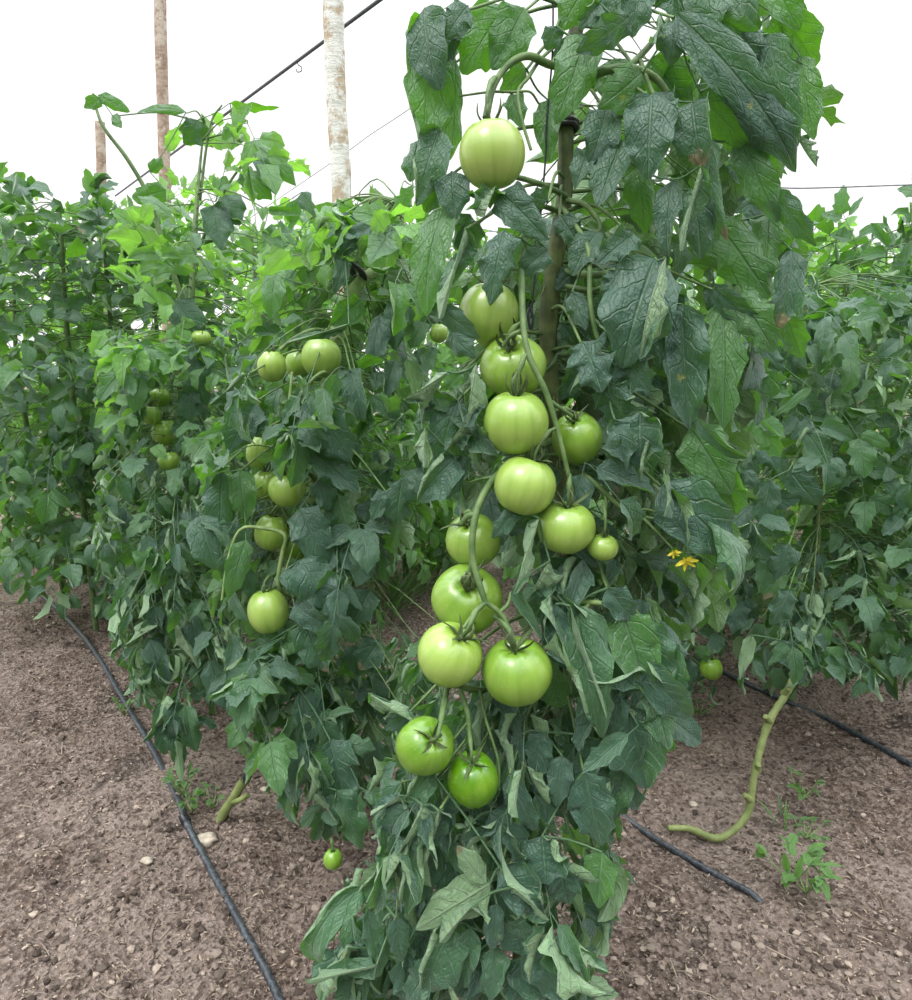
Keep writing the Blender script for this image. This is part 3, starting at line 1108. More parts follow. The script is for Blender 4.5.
def stalk_part(name, root, lines, mat=M_STEM, sides=8, bumps=0.08, n=26):
    """one part per connected set of stalks"""
    sets = []
    for pts, r in lines:
        P = [at(*p) for p in pts]
        for st_ in sets:
            Q = np.concatenate([catmull(q, 40) for q, _ in st_])
            if np.linalg.norm(Q - P[0], axis=1).min() < 0.012:
                st_.append((P, r))
                break
        else:
            sets.append([(P, r)])
    o = None
    for st_ in sets:
        m = MB()
        for P, r in st_:
            tube(m, P, r, n, sides, bumps=bumps)
        o2 = m.build(name, mat, root)
        o = o or o2
    return o


stalk_part('truss_stalk', main, [
    ([(550, 190, 0.735), (530, 215, 0.70), (523, 255, 0.685), (522, 300, 0.668), (527, 350, 0.655), (546, 392, 0.655), (556, 425, 0.66), (565, 460, 0.662), (572, 492, 0.668)], (0.0036, 0.0032, 0.0026, 0.0020)),
    ([(524, 330, 0.664), (512, 335, 0.662), (503, 346, 0.668)], (0.0022, 0.0018)),
    ([(548, 400, 0.657), (560, 408, 0.662), (572, 416, 0.672)], (0.0022, 0.0018)),
])
stalk_part('truss_stalk', main, [
    ([(553, 440, 0.785), (520, 458, 0.70), (496, 476, 0.675), (480, 502, 0.66), (473, 530, 0.652), (473, 560, 0.652), (482, 592, 0.650), (486, 604, 0.650)], (0.0036, 0.0034, 0.0030, 0.0026)),
    ([(486, 602, 0.650), (474, 614, 0.645), (464, 628, 0.642)], (0.0022, 0.0018)),
    ([(486, 602, 0.650), (500, 613, 0.652), (508, 626, 0.650), (512, 640, 0.648)], (0.0026, 0.0018)),
    ([(500, 612, 0.652), (508, 604, 0.656), (511, 592, 0.66)], (0.002, 0.0014)),
    ([(476, 515, 0.656), (468, 516, 0.657), (461, 524, 0.66)], (0.0034, 0.0024)),
    ([(492, 477, 0.672), (480, 479, 0.675), (470, 482, 0.68)], (0.0012, 0.0008)),
])
stalk_part('truss_stalk', main, [
    ([(552, 676, 0.82), (490, 690, 0.72), (452, 685, 0.69), (445, 700, 0.665), (440, 722, 0.65), (436, 733, 0.645)], (0.0036, 0.003, 0.002)),
    ([(460, 690, 0.68), (468, 715, 0.665), (470, 745, 0.66)], (0.0028, 0.002)),
    ([(480, 690, 0.69), (486, 720, 0.675), (498, 760, 0.67), (499, 790, 0.672)], (0.0016, 0.001)),
])
stalk_part('side_branch', main, [
    ([(566, 100, 0.745), (575, 82, 0.72), (600, 72, 0.70), (628, 68, 0.695), (655, 78, 0.70), (672, 100, 0.70)], (0.0050, 0.0046, 0.0040, 0.003)),
    ([(628, 68, 0.695), (650, 45, 0.71), (668, 20, 0.72)], (0.0034, 0.0028)),
    ([(640, 60, 0.70), (648, 82, 0.695), (655, 98, 0.69)], (0.0024, 0.002)),
])
stalk_part('side_branch', main, [
    ([(572, 70, 0.75), (548, 64, 0.72), (530, 56, 0.70), (515, 60, 0.69), (502, 72, 0.685), (492, 90, 0.68), (486, 118, 0.672)], (0.0042, 0.0038, 0.0032, 0.0034)),
    ([(556, 45, 0.74), (540, 60, 0.72), (528, 78, 0.70), (518, 92, 0.69), (522, 120, 0.685), (531, 150, 0.685)], (0.002, 0.0015)),
    ([(515, 92, 0.69), (490, 92, 0.69), (460, 96, 0.69)], (0.0014, 0.001)),
    ([(515, 92, 0.69), (530, 92, 0.69), (539, 104, 0.70)], (0.0014, 0.001)),
])
stalk_part('side_branch', main, [
    ([(566, 196, 0.745), (545, 186, 0.71), (520, 178, 0.69), (505, 178, 0.682), (495, 190, 0.678)], (0.0030, 0.0026, 0.002)),
    ([(566, 200, 0.745), (585, 205, 0.72), (600, 225, 0.71), (594, 240, 0.71)], (0.003, 0.002)),
    ([(560, 205, 0.745), (575, 225, 0.715), (588, 250, 0.70), (590, 300, 0.69), (595, 330, 0.69), (600, 345, 0.69)], (0.0028, 0.0022)),
    ([(560, 270, 0.75), (590, 275, 0.72), (612, 272, 0.70), (640, 262, 0.69)], (0.004, 0.0026)),
    ([(560, 285, 0.75), (590, 290, 0.715), (605, 286, 0.70)], (0.003, 0.002)),
])
fl = stalk_part('flower_truss', main, [
    ([(565, 470, 0.76), (585, 476, 0.70), (602, 490, 0.69), (622, 508, 0.685), (640, 516, 0.68), (655, 530, 0.675), (672, 548, 0.67)], (0.0030, 0.0026, 0.0018, 0.0010)),
    ([(640, 516, 0.68), (660, 520, 0.675), (672, 526, 0.67)], (0.0016, 0.0009)),
    ([(630, 511, 0.682), (655, 512, 0.675), (690, 545, 0.67)], (0.0014, 0.0008)),
    ([(605, 493, 0.69), (606, 505, 0.688), (603, 520, 0.682)], (0.0016, 0.0014)),
])
m = MB()
for fx, fy, s in ((686, 560, 1.0), (672, 526, 0.5), (674, 552, 0.6)):
    c = at(fx, fy, 0.668)
    for k in range(6):
        a = 2 * PI * k / 6 + 0.3
        dr = nrm(math.cos(a) * RT + math.sin(a) * nrm(UP * 0.5 - FW * 0.6) + np.array([0.2, 0, -0.35]))
        put_leaflet(m, c, dr, nrm(-FW + UP * 0.3), 0.012 * s, 0.0042 * s, nl=6, nw=2, lobes=1, lobed=0.0, fold=0.1, curl=0.2, bend=-0.8, rng=RNG)
pt = m.build('petals', M_PETAL, fl)
pt['label'] = 'yellow petals'
stalk_part('leaf_branch', main, [
    ([(562, 575, 0.78), (545, 588, 0.72), (555, 597, 0.70), (580, 602, 0.685), (600, 603, 0.675), (625, 611, 0.675), (645, 620, 0.685), (650, 632, 0.70)], (0.0032, 0.0029, 0.0024, 0.0016)),
    ([(590, 603, 0.68), (584, 610, 0.675), (585, 622, 0.67)], (0.002, 0.0014)),
], mat=M_STEMP)

H = 0.70
main_leaves = [
    # upper left, hanging against the sky
    [(434, 8, 424, 168, 46, 0.70, 'wgE', 0.0, 0.15), (440, 128, 416, 206, 34, 0.69, 'wE', 0, 0.2), (455, 60, 450, 160, 44, 0.715, 'gw', 0, -0.3)],
    [(424, 8, 441, 90, 48, 0.675, 'c', 0, 0.5), (468, 6, 446, 38, 34, 0.665, 'c', 0, 0.2), (452, 20, 440, 70, 30, 0.68, 'c')],
    [(506, 6, 462, 74, 54, 0.70, 'g', 0.0, 0.1), (524, 8, 492, 70, 48, 0.695, 'g', 0, -0.2)],
    [(526, 68, 500, 92, 24, 0.72, 'g'), (511, 94, 521, 127, 24, 0.715, 'g'), (548, 100, 550, 162, 28, 0.73, 'g')],
    [(586, 36, 556, 124, 47, 0.690, 'g', 0.0, -0.1), (556, 26, 546, 50, 22, 0.70, 'c')],
    [(630, 16, 576, 52, 34, 0.675, 'c', 0.0, -0.3), (600, 4, 580, 30, 26, 0.69, 'c')],
    [(612, -30, 600, 44, 44, 0.70, 'c'), (640, -20, 632, 38, 40, 0.69, 'c'), (662, -30, 690, 30, 46, 0.68, 'c'), (590, -20, 560, 30, 40, 0.71, 'g')],
    [(700, -34, 712, 44, 50, 0.69, ''), (742, -30, 750, 50, 50, 0.70, 'c'), (770, -30, 800, 30, 46, 0.71, 'g'), (720, -10, 700, 60, 44, 0.72, 'g')],
    [(560, 40, 600, 90, 36, 0.73, 'c'), (610, 60, 625, 120, 40, 0.73, 'g'), (650, 60, 690, 110, 44, 0.73, 'g'), (690, 60, 660, 110, 44, 0.74, 'g')],
    [(560, 215, 578, 246, 28, 0.715, 'c'), (598, 232, 572, 276, 32, 0.705, 'c'), (572, 292, 586, 330, 24, 0.70, 'c'), (606, 300, 580, 318, 22, 0.705, 'c')],
    [(560, 322, 576, 345, 18, 0.735, 'c'), (590, 320, 612, 345, 24, 0.71, 'c'), (574, 268, 556, 290, 20, 0.74, 'c'), (578, 372, 560, 400, 26, 0.735, 'c')],
    # around the top tomato
    [(452, 172, 456, 220, 38, 0.680, 'c', 0, 0.2), (420, 140, 410, 182, 30, 0.70, 'w'), (440, 180, 425, 212, 26, 0.70, '')],
    [(500, 192, 548, 240, 42, 0.665, 'c', 0, -0.1), (495, 192, 484, 222, 15, 0.662, 'r'), (548, 200, 530, 196, 22, 0.68, 'c')],
    [(446, 206, 427, 316, 42, 0.695, 'g', 0.0, 0.5), (470, 215, 455, 250, 30, 0.70, 'g'), (478, 222, 462, 268, 34, 0.705, '')],
    [(504, 230, 490, 306, 42, 0.655, 'cl', 0.0, 0.1), (548, 250, 520, 276, 28, 0.675, 'c'), (520, 238, 505, 262, 20, 0.68, 'g')],
    [(466, 232, 440, 322, 15, 0.670, 'r', 0, 0.2), (441, 308, 480, 338, 24, 0.672, 'c', 0, 0.3), (450, 332, 477, 358, 28, 0.68, 'c')],
    # curled leaves left of the long cluster
    [(448, 374, 406, 400, 13, 0.670, 'r'), (476, 366, 466, 428, 14, 0.665, 'r', 0, 0.3), (462, 372, 445, 390, 18, 0.68, 'g')],
    [(424, 394, 458, 402, 22, 0.680, 'e'), (418, 392, 424, 432, 14, 0.68, 'r'), (458, 400, 438, 468, 38, 0.690, 'c', 0, 0.2), (464, 424, 446, 452, 12, 0.672, 'r')],
    [(426, 428, 424, 468, 9, 0.675, 'r'), (456, 458, 418, 502, 36, 0.685, 'cE', 0, 0.2), (462, 455, 448, 500, 26, 0.70, 'c')],
    # middle right veined leaflets
    [(655, 258, 622, 368, 74, 0.672, 'c', 0.0, 0.1), (662, 262, 636, 362, 13, 0.662, 'r', 0, 0.4), (640, 262, 622, 330, 30, 0.68, 'c')],
    [(620, 272, 604, 300, 26, 0.67, 'c'), (634, 234, 598, 264, 34, 0.675, 'c')],
    [(582, 342, 602, 392, 48, 0.678, 'cl'), (624, 352, 650, 392, 42, 0.680, 'cl'), (608, 352, 628, 390, 34, 0.685, 'c')],
    [(608, 384, 626, 422, 48, 0.672, 'cl'), (640, 412, 642, 468, 48, 0.664, 'ce', 0, 0.2), (616, 424, 626, 470, 34, 0.668, 'c'), (655, 420, 640, 482, 26, 0.668, 'ce', 0, 0.5)],
    [(682, 304, 690, 430, 56, 0.690, 'c', 0.0, 0.2), (660, 300, 660, 370, 40, 0.70, 'c')],
    [(722, 300, 722, 434, 44, 0.705, 'gl', 0.0, -0.2), (736, 296, 774, 352, 40, 0.700, 'gl'), (714, 288, 764, 332, 28, 0.695, 'c')],
    [(716, 222, 770, 298, 56, 0.710, 'gl', 0, -0.2), (768, 214, 760, 290, 40, 0.715, 'gl'), (792, 250, 770, 338, 34, 0.69, 'cd'), (786, 316, 802, 358, 32, 0.71, 'g')],
    [(697, 418, 748, 458, 17, 0.672, 'c', 0, 0.6), (690, 428, 732, 494, 52, 0.700, 'g', 0, -0.1), (722, 470, 736, 515, 40, 0.71, 'g')],
    # upper right
    [(652, 94, 648, 180, 52, 0.668, 'c', 0.0, 0.05), (692, 102, 702, 166, 54, 0.664, 'cd', 0.0, 0.1), (668, 92, 660, 130, 30, 0.68, 'c')],
    [(676, 14, 790, 152, 50, 0.655, 'c', 0.02, -0.35), (730, 70, 796, 172, 50, 0.660, 'c', 0.02, -0.3), (700, 92, 778, 170, 46, 0.675, '', 0.02, 0.2)],
    [(768, 34, 798, 146, 40, 0.670, 'c', 0, 0.4), (740, 30, 775, 80, 36, 0.68, 'c'), (720, 18, 760, 40, 26, 0.68, '')],
    [(740, 136, 778, 222, 38, 0.685, '', 0.0, 0.1), (712, 140, 728, 240, 22, 0.680, 'd', 0, 0.6), (776, 190, 816, 246, 26, 0.680, 'c', 0, 0.3), (762, 198, 734, 213, 14, 0.70, 'c')],
    [(778, 8, 816, 66, 46, 0.720, 'g'), (800, 56, 814, 140, 34, 0.715, 'g', 0, 0.3), (752, 26, 738, 62, 34, 0.715, 'g')],
    [(642, 72, 598, 108, 40, 0.685, 'g', 0, -0.2), (674, 22, 672, 66, 32, 0.668, 'cb'), (656, 22, 652, 52, 8, 0.665, 'r')],
    [(606, 108, 590, 164, 40, 0.70, 'c'), (622, 140, 598, 206, 46, 0.695, 'c'), (590, 150, 575, 190, 26, 0.71, 'c')],
    [(640, 166, 646, 234, 36, 0.715, 'g'), (696, 172, 676, 256, 12, 0.665, 'r', 0, 0.3), (674, 180, 668, 256, 30, 0.672, 'c', 0, 0.4), (690, 190, 700, 260, 36, 0.69, 'c')],
    # right, lower
    [(662, 486, 732, 556, 62, 0.672, 'c', 0.0, -0.2), (706, 520, 716, 604, 32, 0.662, 'h', 0.0, -1.2), (690, 500, 712, 548, 36, 0.68, 'c')],
    [(608, 588, 634, 620, 32, 0.668, 'c'), (576, 604, 602, 738, 46, 0.664, 'E', 0.0, 0.2), (556, 604, 553, 657, 32, 0.662, 'c'), (568, 604, 604, 716, 7, 0.652, 'r')],
    [(622, 612, 646, 694, 56, 0.672, 'g', 0.0, -0.2), (644, 620, 668, 690, 42, 0.68, 'w'), (640, 660, 692, 716, 38, 0.672, 'c'), (600, 640, 620, 700, 36, 0.68, 'w')],
    [(628, 706, 648, 788, 70, 0.690, 'c', 0.0, 0.1), (650, 690, 668, 750, 40, 0.685, 'w'), (618, 696, 612, 735, 26, 0.68, 'c'), (660, 640, 680, 700, 40, 0.69, 'c')],
    # twisted leaf in the cluster
    [(538, 518, 512, 592, 11, 0.655, 'r'), (513, 588, 542, 640, 13, 0.650, 'E', 0, 0.3), (516, 508, 492, 538, 20, 0.662, 'c'), (548, 560, 525, 600, 16, 0.67, 'r')],
    # bottom
    [(490, 884, 416, 930, 44, 0.655, 'u', 0.0, -0.3), (486, 884, 457, 846, 26, 0.655, 'ud'), (502, 866, 544, 914, 36, 0.655, 'ce'), (497, 904, 492, 950, 24, 0.66, 'c')],
    [(404, 806, 410, 914, 30, 0.675, 'E', 0.0, 0.3), (402, 782, 376, 834, 36, 0.68, 'w'), (432, 784, 440, 814, 22, 0.675, 'e'), (386, 818, 388, 894, 34, 0.672, 'wE'), (420, 820, 432, 880, 16, 0.672, 'r')],
    [(490, 812, 524, 848, 36, 0.675, 'c'), (510, 776, 536, 830, 28, 0.672, 'c', 0, 0.4), (470, 820, 474, 850, 16, 0.68, 'r')],
    [(542, 836, 546, 884, 50, 0.675, 'ce'), (584, 772, 602, 846, 50, 0.68, 'c'), (602, 852, 598, 908, 38, 0.675, 'g'), (560, 868, 568, 904, 34, 0.68, 'c')],
    [(452, 926, 424, 990, 44, 0.665, 'E'), (472, 928, 456, 992, 28, 0.665, 'w'), (496, 948, 490, 1000, 30, 0.67, ''), (480, 950, 470, 1005, 30, 0.68, 'c')],
    [(536, 940, 562, 1000, 48, 0.668, 'c'), (566, 948, 606, 964, 9, 0.66, 'r'), (502, 922, 544, 948, 32, 0.668, 'cE'), (520, 960, 524, 1010, 40, 0.675, 'c')],
    [(396, 918, 402, 962, 24, 0.675, 'c'), (362, 888, 322, 962, 22, 0.68, 'hE', 0, 0.6), (378, 956, 310, 972, 12, 0.675, 'r'), (400, 850, 352, 905, 26, 0.685, 'E'), (368, 910, 380, 965, 24, 0.69, '')],
    [(424, 800, 398, 850, 18, 0.655, 'r', 0, 0.2), (440, 806, 424, 868, 17, 0.655, 'r'), (410, 840, 385, 880, 15, 0.66, 'r'), (400, 790, 372, 810, 13, 0.665, 'r')],
    [(430, 770, 405, 800, 26, 0.66, 'E'), (416, 830, 408, 915, 28, 0.655, 'eE', 0, 0.1), (470, 900, 440, 935, 24, 0.65, 'r'), (512, 880, 548, 912, 16, 0.65, 'r')],
    [(370, 690, 416, 720, 11, 0.68, 'r'), (408, 715, 385, 730, 14, 0.69, 'c')],
    [(542, 732, 536, 780, 32, 0.69, 'c'), (562, 756, 556, 806, 28, 0.685, 'c'), (600, 740, 580, 790, 34, 0.695, 'c'), (520, 735, 512, 770, 26, 0.70, 'c')],
    [(440, 840, 420, 905, 26, 0.69, 'w'), (455, 860, 445, 920, 30, 0.695, 'c'), (400, 960, 420, 1010, 36, 0.69, ''), (350, 940, 330, 990, 24, 0.70, 'r')],
]
heroes(main, S_MAIN, main_leaves, np.random.default_rng(3))

poly_main_a = [(440, -30), (850, -30), (818, 60), (816, 150), (790, 190), (800, 250), (790, 340), (745, 440), (740, 500), (730, 590), (690, 700), (662, 770), (560, 790), (545, 600), (450, 560), (470, 350), (430, 300), (418, 200), (410, 60)]
poly_main_in = [(600, 60), (780, 60), (770, 170), (770, 330), (710, 430), (700, 520), (660, 640), (640, 700), (570, 710), (560, 500), (500, 470), (500, 250), (540, 180)]
rm = np.random.default_rng(21)
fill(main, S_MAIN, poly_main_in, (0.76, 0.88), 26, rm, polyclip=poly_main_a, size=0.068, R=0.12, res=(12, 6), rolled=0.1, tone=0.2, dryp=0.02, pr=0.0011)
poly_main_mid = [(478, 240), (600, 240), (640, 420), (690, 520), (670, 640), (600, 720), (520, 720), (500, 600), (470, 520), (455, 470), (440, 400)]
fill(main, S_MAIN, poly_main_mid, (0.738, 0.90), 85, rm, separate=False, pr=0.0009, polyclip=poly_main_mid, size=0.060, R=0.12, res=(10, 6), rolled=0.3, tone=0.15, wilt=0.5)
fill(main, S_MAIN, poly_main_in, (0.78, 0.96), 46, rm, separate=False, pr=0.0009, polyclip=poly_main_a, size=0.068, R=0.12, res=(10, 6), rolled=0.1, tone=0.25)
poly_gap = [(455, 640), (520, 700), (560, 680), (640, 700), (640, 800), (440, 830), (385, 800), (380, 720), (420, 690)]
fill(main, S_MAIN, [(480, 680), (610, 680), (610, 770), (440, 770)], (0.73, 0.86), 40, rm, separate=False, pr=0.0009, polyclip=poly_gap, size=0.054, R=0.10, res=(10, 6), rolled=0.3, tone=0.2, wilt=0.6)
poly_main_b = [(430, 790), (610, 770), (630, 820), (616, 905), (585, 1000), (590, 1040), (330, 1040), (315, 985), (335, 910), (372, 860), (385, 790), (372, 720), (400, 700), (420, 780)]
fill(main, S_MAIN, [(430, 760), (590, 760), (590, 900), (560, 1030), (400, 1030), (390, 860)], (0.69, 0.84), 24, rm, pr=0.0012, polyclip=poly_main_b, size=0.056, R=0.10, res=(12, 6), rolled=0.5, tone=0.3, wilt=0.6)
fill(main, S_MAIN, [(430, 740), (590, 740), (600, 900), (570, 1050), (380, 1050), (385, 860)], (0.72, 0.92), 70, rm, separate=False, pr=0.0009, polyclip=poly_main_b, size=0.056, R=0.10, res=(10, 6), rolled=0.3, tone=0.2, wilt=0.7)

# ------------------------------------------------------------------ middle plant
def plant(px_stem, label, mat=M_STEMW, r=0.008, name='tomato_plant', group='staked tomato plants'):
    P = [at(*p) for p in px_stem]
    g0 = P[-1].copy()
    g0[2] = float(gz(g0[0], g0[1])) - 0.02
    P.append(g0)
    S = catmull(P, 90)
    root = empty(name, g0)
    tag(root, label, 'tomato plant', group)
    m = MB()
    tube(m, S[::2], [r * 0.22, r * 0.40, r * 0.85, r, r, r * 1.05, r * 1.05], 44, 8, bumps=0.12)
    m.build('stem', mat, root)
    return root, S


mid, S_MID = plant([(398, 196, 1.24), (404, 232, 1.24), (390, 262, 1.23), (362, 280, 1.20), (340, 320, 1.20), (325, 400, 1.22), (315, 500, 1.24), (318, 600, 1.27), (332, 700, 1.31)],
                   'bushy tomato plant left of the central one with tomatoes down its left side', M_STEMP, 0.012)
m = MB()
c = at(357, 272, 1.195)
for k in (-3, 0, 3):
    q0 = at(357 + k * 0.7, 272 + k * 0.5, 1.195)
    ax_ = nrm(at(392, 262, 1.24) - at(340, 310, 1.20))
    e1 = nrm(np.cross(ax_, FW))
    e2 = np.cross(ax_, e1)
    tube(m, [q0 + 0.014 * (math.cos(q) * e1 + math.sin(q) * e2) for q in np.linspace(0, 2 * PI, 13)], 0.0036, 26, 6, caps=False)
m.build('stem_clip', M_CLIP, mid)
TOMS += [(338, 316, 10, 1.20), (346, 298, 10, 1.20), (355, 282, 10, 1.20), (366, 272, 12, 1.20), (238, 796, 16, 1.38), (246, 778, 12, 1.38)]
stalk_part('truss_stalk', mid, [
    ([(335, 335, 1.18), (315, 330, 1.13), (295, 338, 1.12), (280, 350, 1.12)], (0.004, 0.003)),
])
stalk_part('truss_stalk', mid, [
    ([(315, 480, 1.22), (295, 455, 1.15), (282, 462, 1.12), (272, 470, 1.13)], (0.004, 0.0026)),
    ([(314, 540, 1.22), (290, 520, 1.14), (280, 505, 1.13), (270, 515, 1.14)], (0.0035, 0.0022)),
])
stalk_part('leaf_branch', mid, [
    ([(312, 600, 1.2), (280, 590, 1.11), (282, 555, 1.10), (285, 535, 1.09), (262, 528, 1.09), (240, 530, 1.09), (228, 560, 1.09), (222, 600, 1.09)], (0.0035, 0.003, 0.002)),
    ([(340, 390, 1.2), (325, 372, 1.11), (305, 388, 1.10), (290, 410, 1.10), (292, 372, 1.10)], (0.003, 0.002)),
], mat=M_STEMP)
mid_leaves = [
    [(308, 398, 350, 462, 50, 1.06, 'cl', 0, -0.2), (304, 424, 296, 472, 28, 1.06, 'c'), (312, 452, 358, 492, 44, 1.07, 'cl', 0, -0.3), (300, 405, 285, 432, 24, 1.08, 'c')],
    [(256, 402, 228, 454, 36, 1.08, 'c', 0, 0.3), (248, 376, 212, 406, 10, 1.09, 'r'), (232, 428, 195, 438, 13, 1.09, 'g'), (262, 415, 255, 436, 20, 1.09, 'c')],
    [(300, 508, 328, 564, 42, 1.07, 'c', 0, 0.1), (318, 480, 330, 510, 26, 1.08, 'c'), (338, 495, 352, 535, 36, 1.09, '')],
    [(300, 560, 328, 610, 44, 1.05, 'c', 0, -0.1), (294, 604, 332, 626, 30, 1.05, 'c', 0, 0.4), (285, 570, 300, 598, 20, 1.06, 'c')],
    [(305, 620, 328, 672, 40, 1.07, 'd', 0, 0.3), (250, 660, 243, 736, 34, 1.08, 'c', 0, 0.4), (280, 660, 275, 685, 18, 1.07, 'c'), (255, 650, 262, 690, 20, 1.09, '')],
    [(222, 472, 220, 536, 38, 1.10, 'c'), (200, 515, 218, 570, 36, 1.10, 'c'), (246, 540, 228, 600, 26, 1.09, 'g'), (240, 470, 246, 520, 30, 1.10, 'g')],
    [(350, 326, 288, 345, 6, 1.07, 'r'), (345, 212, 336, 262, 32, 1.14, 'c', 0, 0.3), (372, 225, 340, 256, 22, 1.13, 'c'), (345, 258, 334, 294, 17, 1.13, 'c')],
    [(330, 740, 345, 800, 48, 1.04, 'c'), (312, 785, 340, 820, 14, 1.02, 'r'), (336, 790, 362, 850, 34, 1.02, 'w'), (300, 690, 322, 770, 40, 1.08, 'c')],
    [(398, 214, 412, 186, 22, 1.15, 'gl'), (420, 226, 428, 212, 14, 1.16, 'g'), (385, 225, 398, 250, 24, 1.15, 'g'), (405, 235, 425, 262, 24, 1.15, 'g')],
    [(275, 275, 270, 320, 24, 1.13, 'g'), (360, 300, 330, 325, 30, 1.14, 'g'), (380, 315, 372, 365, 28, 1.13, 'c'), (400, 300, 395, 350, 26, 1.14, 'c')],
    [(350, 370, 362, 420, 32, 1.10, 'c'), (372, 395, 402, 420, 20, 1.10, ''), (395, 360, 382, 400, 24, 1.12, 'c')],
    [(402, 480, 396, 525, 36, 1.05, 'cl'), (410, 470, 430, 500, 26, 1.06, 'cl'), (386, 492, 372, 520, 22, 1.06, 'c')],
    [(335, 545, 372, 580, 34, 1.09, 'c'), (370, 590, 352, 625, 34, 1.09, 'c'), (380, 640, 360, 670, 32, 1.10, 'cd')],
]
heroes(mid, S_MID, mid_leaves, np.random.default_rng(5), res=(16, 8))
poly_mid = [(325, 200), (372, 190), (408, 185), (440, 215), (440, 300), (428, 380), (440, 470), (425, 520), (395, 545), (372, 600), (392, 660), (400, 740), (372, 800), (352, 850), (310, 825), (262, 770), (240, 735), (228, 640), (215, 585), (205, 500), (196, 440), (222, 360), (246, 315), (262, 262), (300, 250)]
poly_mid_low = [(205, 500), (440, 470), (425, 530), (395, 560), (372, 600), (392, 660), (400, 740), (372, 800), (352, 850), (310, 825), (262, 770), (240, 735), (228, 640), (215, 585)]
fill(mid, S_MID, poly_mid, (1.08, 1.38), 78, np.random.default_rng(31), polyclip=poly_mid, size=0.062, R=0.13, res=(10, 6), rolled=0.25)
fill(mid, S_MID, [(250, 250), (430, 215), (440, 330), (240, 330)], (1.14, 1.40), 36, np.random.default_rng(35), separate=False, pr=0.0011, mat=M_LEAF_GLARE, polyclip=poly_mid, size=0.060, R=0.12, res=(8, 4), rolled=0.1, droop=0.4, tone=0.5)
fill(mid, S_MID, [(385, 630), (450, 640), (450, 735), (395, 740)], (0.95, 1.2), 16, np.random.default_rng(36), separate=False, pr=0.0009, size=0.045, R=0.09, res=(8, 6), rolled=0.8, wilt=0.6)
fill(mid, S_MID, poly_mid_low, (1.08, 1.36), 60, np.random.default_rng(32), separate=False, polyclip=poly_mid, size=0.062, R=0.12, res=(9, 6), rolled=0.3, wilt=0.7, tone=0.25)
fill(mid, S_MID, poly_mid, (1.16, 1.50), 70, np.random.default_rng(33), separate=False, polyclip=poly_mid, size=0.060, R=0.13, res=(8, 4), rolled=0.2, tone=0.45)

# ------------------------------------------------------------------ left plant
left, S_LEFT = plant([(205, 120, 1.80), (200, 165, 1.78), (195, 230, 1.76), (190, 330, 1.75), (188, 430, 1.75), (192, 520, 1.76), (205, 620, 1.78)],
                     'tall leafy tomato plant left of the middle one, its thin tips against white sky', M_STEM, 0.0095)
poly_left_low = [(97, 330), (290, 330), (275, 420), (235, 440), (225, 560), (235, 640), (240, 700), (212, 705), (180, 765), (165, 720), (140, 700), (112, 640), (120, 600), (105, 560)]
poly_left_top = [(105, 180), (180, 120), (235, 110), (300, 150), (335, 215), (345, 260), (300, 300), (290, 345), (105, 345)]
rl = np.random.default_rng(41)
stalk_part('side_branch', left, [
    ([(195, 330, 1.76), (165, 250, 1.72), (150, 200, 1.70), (128, 160, 1.68), (104, 128, 1.66), (95, 105, 1.66)], (0.006, 0.005, 0.003)),
    ([(198, 250, 1.77), (225, 190, 1.74), (255, 150, 1.72), (270, 143, 1.70)], (0.004, 0.002)),
    ([(200, 200, 1.78), (206, 150, 1.78), (212, 120, 1.78), (222, 105, 1.78)], (0.004, 0.002)),
])
left_leaves = [
    [(186, 112, 137, 113, 12, 1.70, 'g', 0, 0.9), (150, 172, 162, 158, 14, 1.70, 'g'), (166, 190, 132, 198, 22, 1.68, 'g')],
    [(230, 103, 280, 107, 13, 1.72, 'g', 0, 0.9), (232, 125, 222, 140, 12, 1.72, 'g'), (198, 120, 185, 145, 26, 1.74, 'c')],
    [(248, 142, 296, 186, 26, 1.70, 'gl'), (258, 155, 276, 195, 24, 1.69, 'c'), (240, 172, 272, 200, 26, 1.70, 'gl')],
    [(302, 192, 334, 236, 20, 1.66, 'c', 0, 0.6), (268, 210, 302, 215, 12, 1.68, 'g'), (262, 232, 312, 256, 26, 1.66, 'gl'), (312, 250, 340, 242, 12, 1.66, 'g')],
    [(98, 95, 130, 112, 14, 1.66, 'g'), (100, 98, 84, 108, 14, 1.66, 'g'), (112, 115, 122, 128, 12, 1.66, 'g')],
    [(214, 205, 222, 250, 34, 1.66, 'c'), (225, 195, 240, 225, 30, 1.66, 'c'), (170, 255, 140, 275, 26, 1.66, 'g')],
    [(176, 300, 205, 345, 34, 1.62, 'c'), (140, 360, 128, 440, 30, 1.60, 'cl', 0, 0.3), (196, 350, 206, 405, 32, 1.60, 'c'), (190, 390, 190, 422, 28, 1.58, 'cl')],
    [(146, 570, 118, 632, 16, 1.52, 'rb'), (160, 625, 126, 645, 10, 1.50, 'r'), (150, 640, 168, 690, 20, 1.50, 'c'), (135, 650, 148, 690, 20, 1.51, 'u')],
    [(178, 618, 200, 668, 11, 1.46, 'r'), (190, 612, 196, 660, 24, 1.48, 'c'), (210, 660, 232, 712, 30, 1.46, 'c'), (170, 700, 180, 770, 26, 1.44, 'cw')],
    [(176, 700, 145, 740, 9, 1.44, 'r'), (186, 705, 196, 752, 22, 1.44, 'w'), (160, 705, 165, 755, 26, 1.45, 'c'), (176, 740, 182, 785, 12, 1.43, 'u')],
]
heroes(left, S_LEFT, left_leaves, np.random.default_rng(6), res=(14, 8))
fill(left, S_LEFT, poly_left_top, (1.58, 2.0), 26, rl, mat=M_LEAF_GLARE, polyclip=poly_left_top, size=0.066, R=0.14, res=(9, 6), rolled=0.08, droop=0.35, tone=0.8, upright=True)
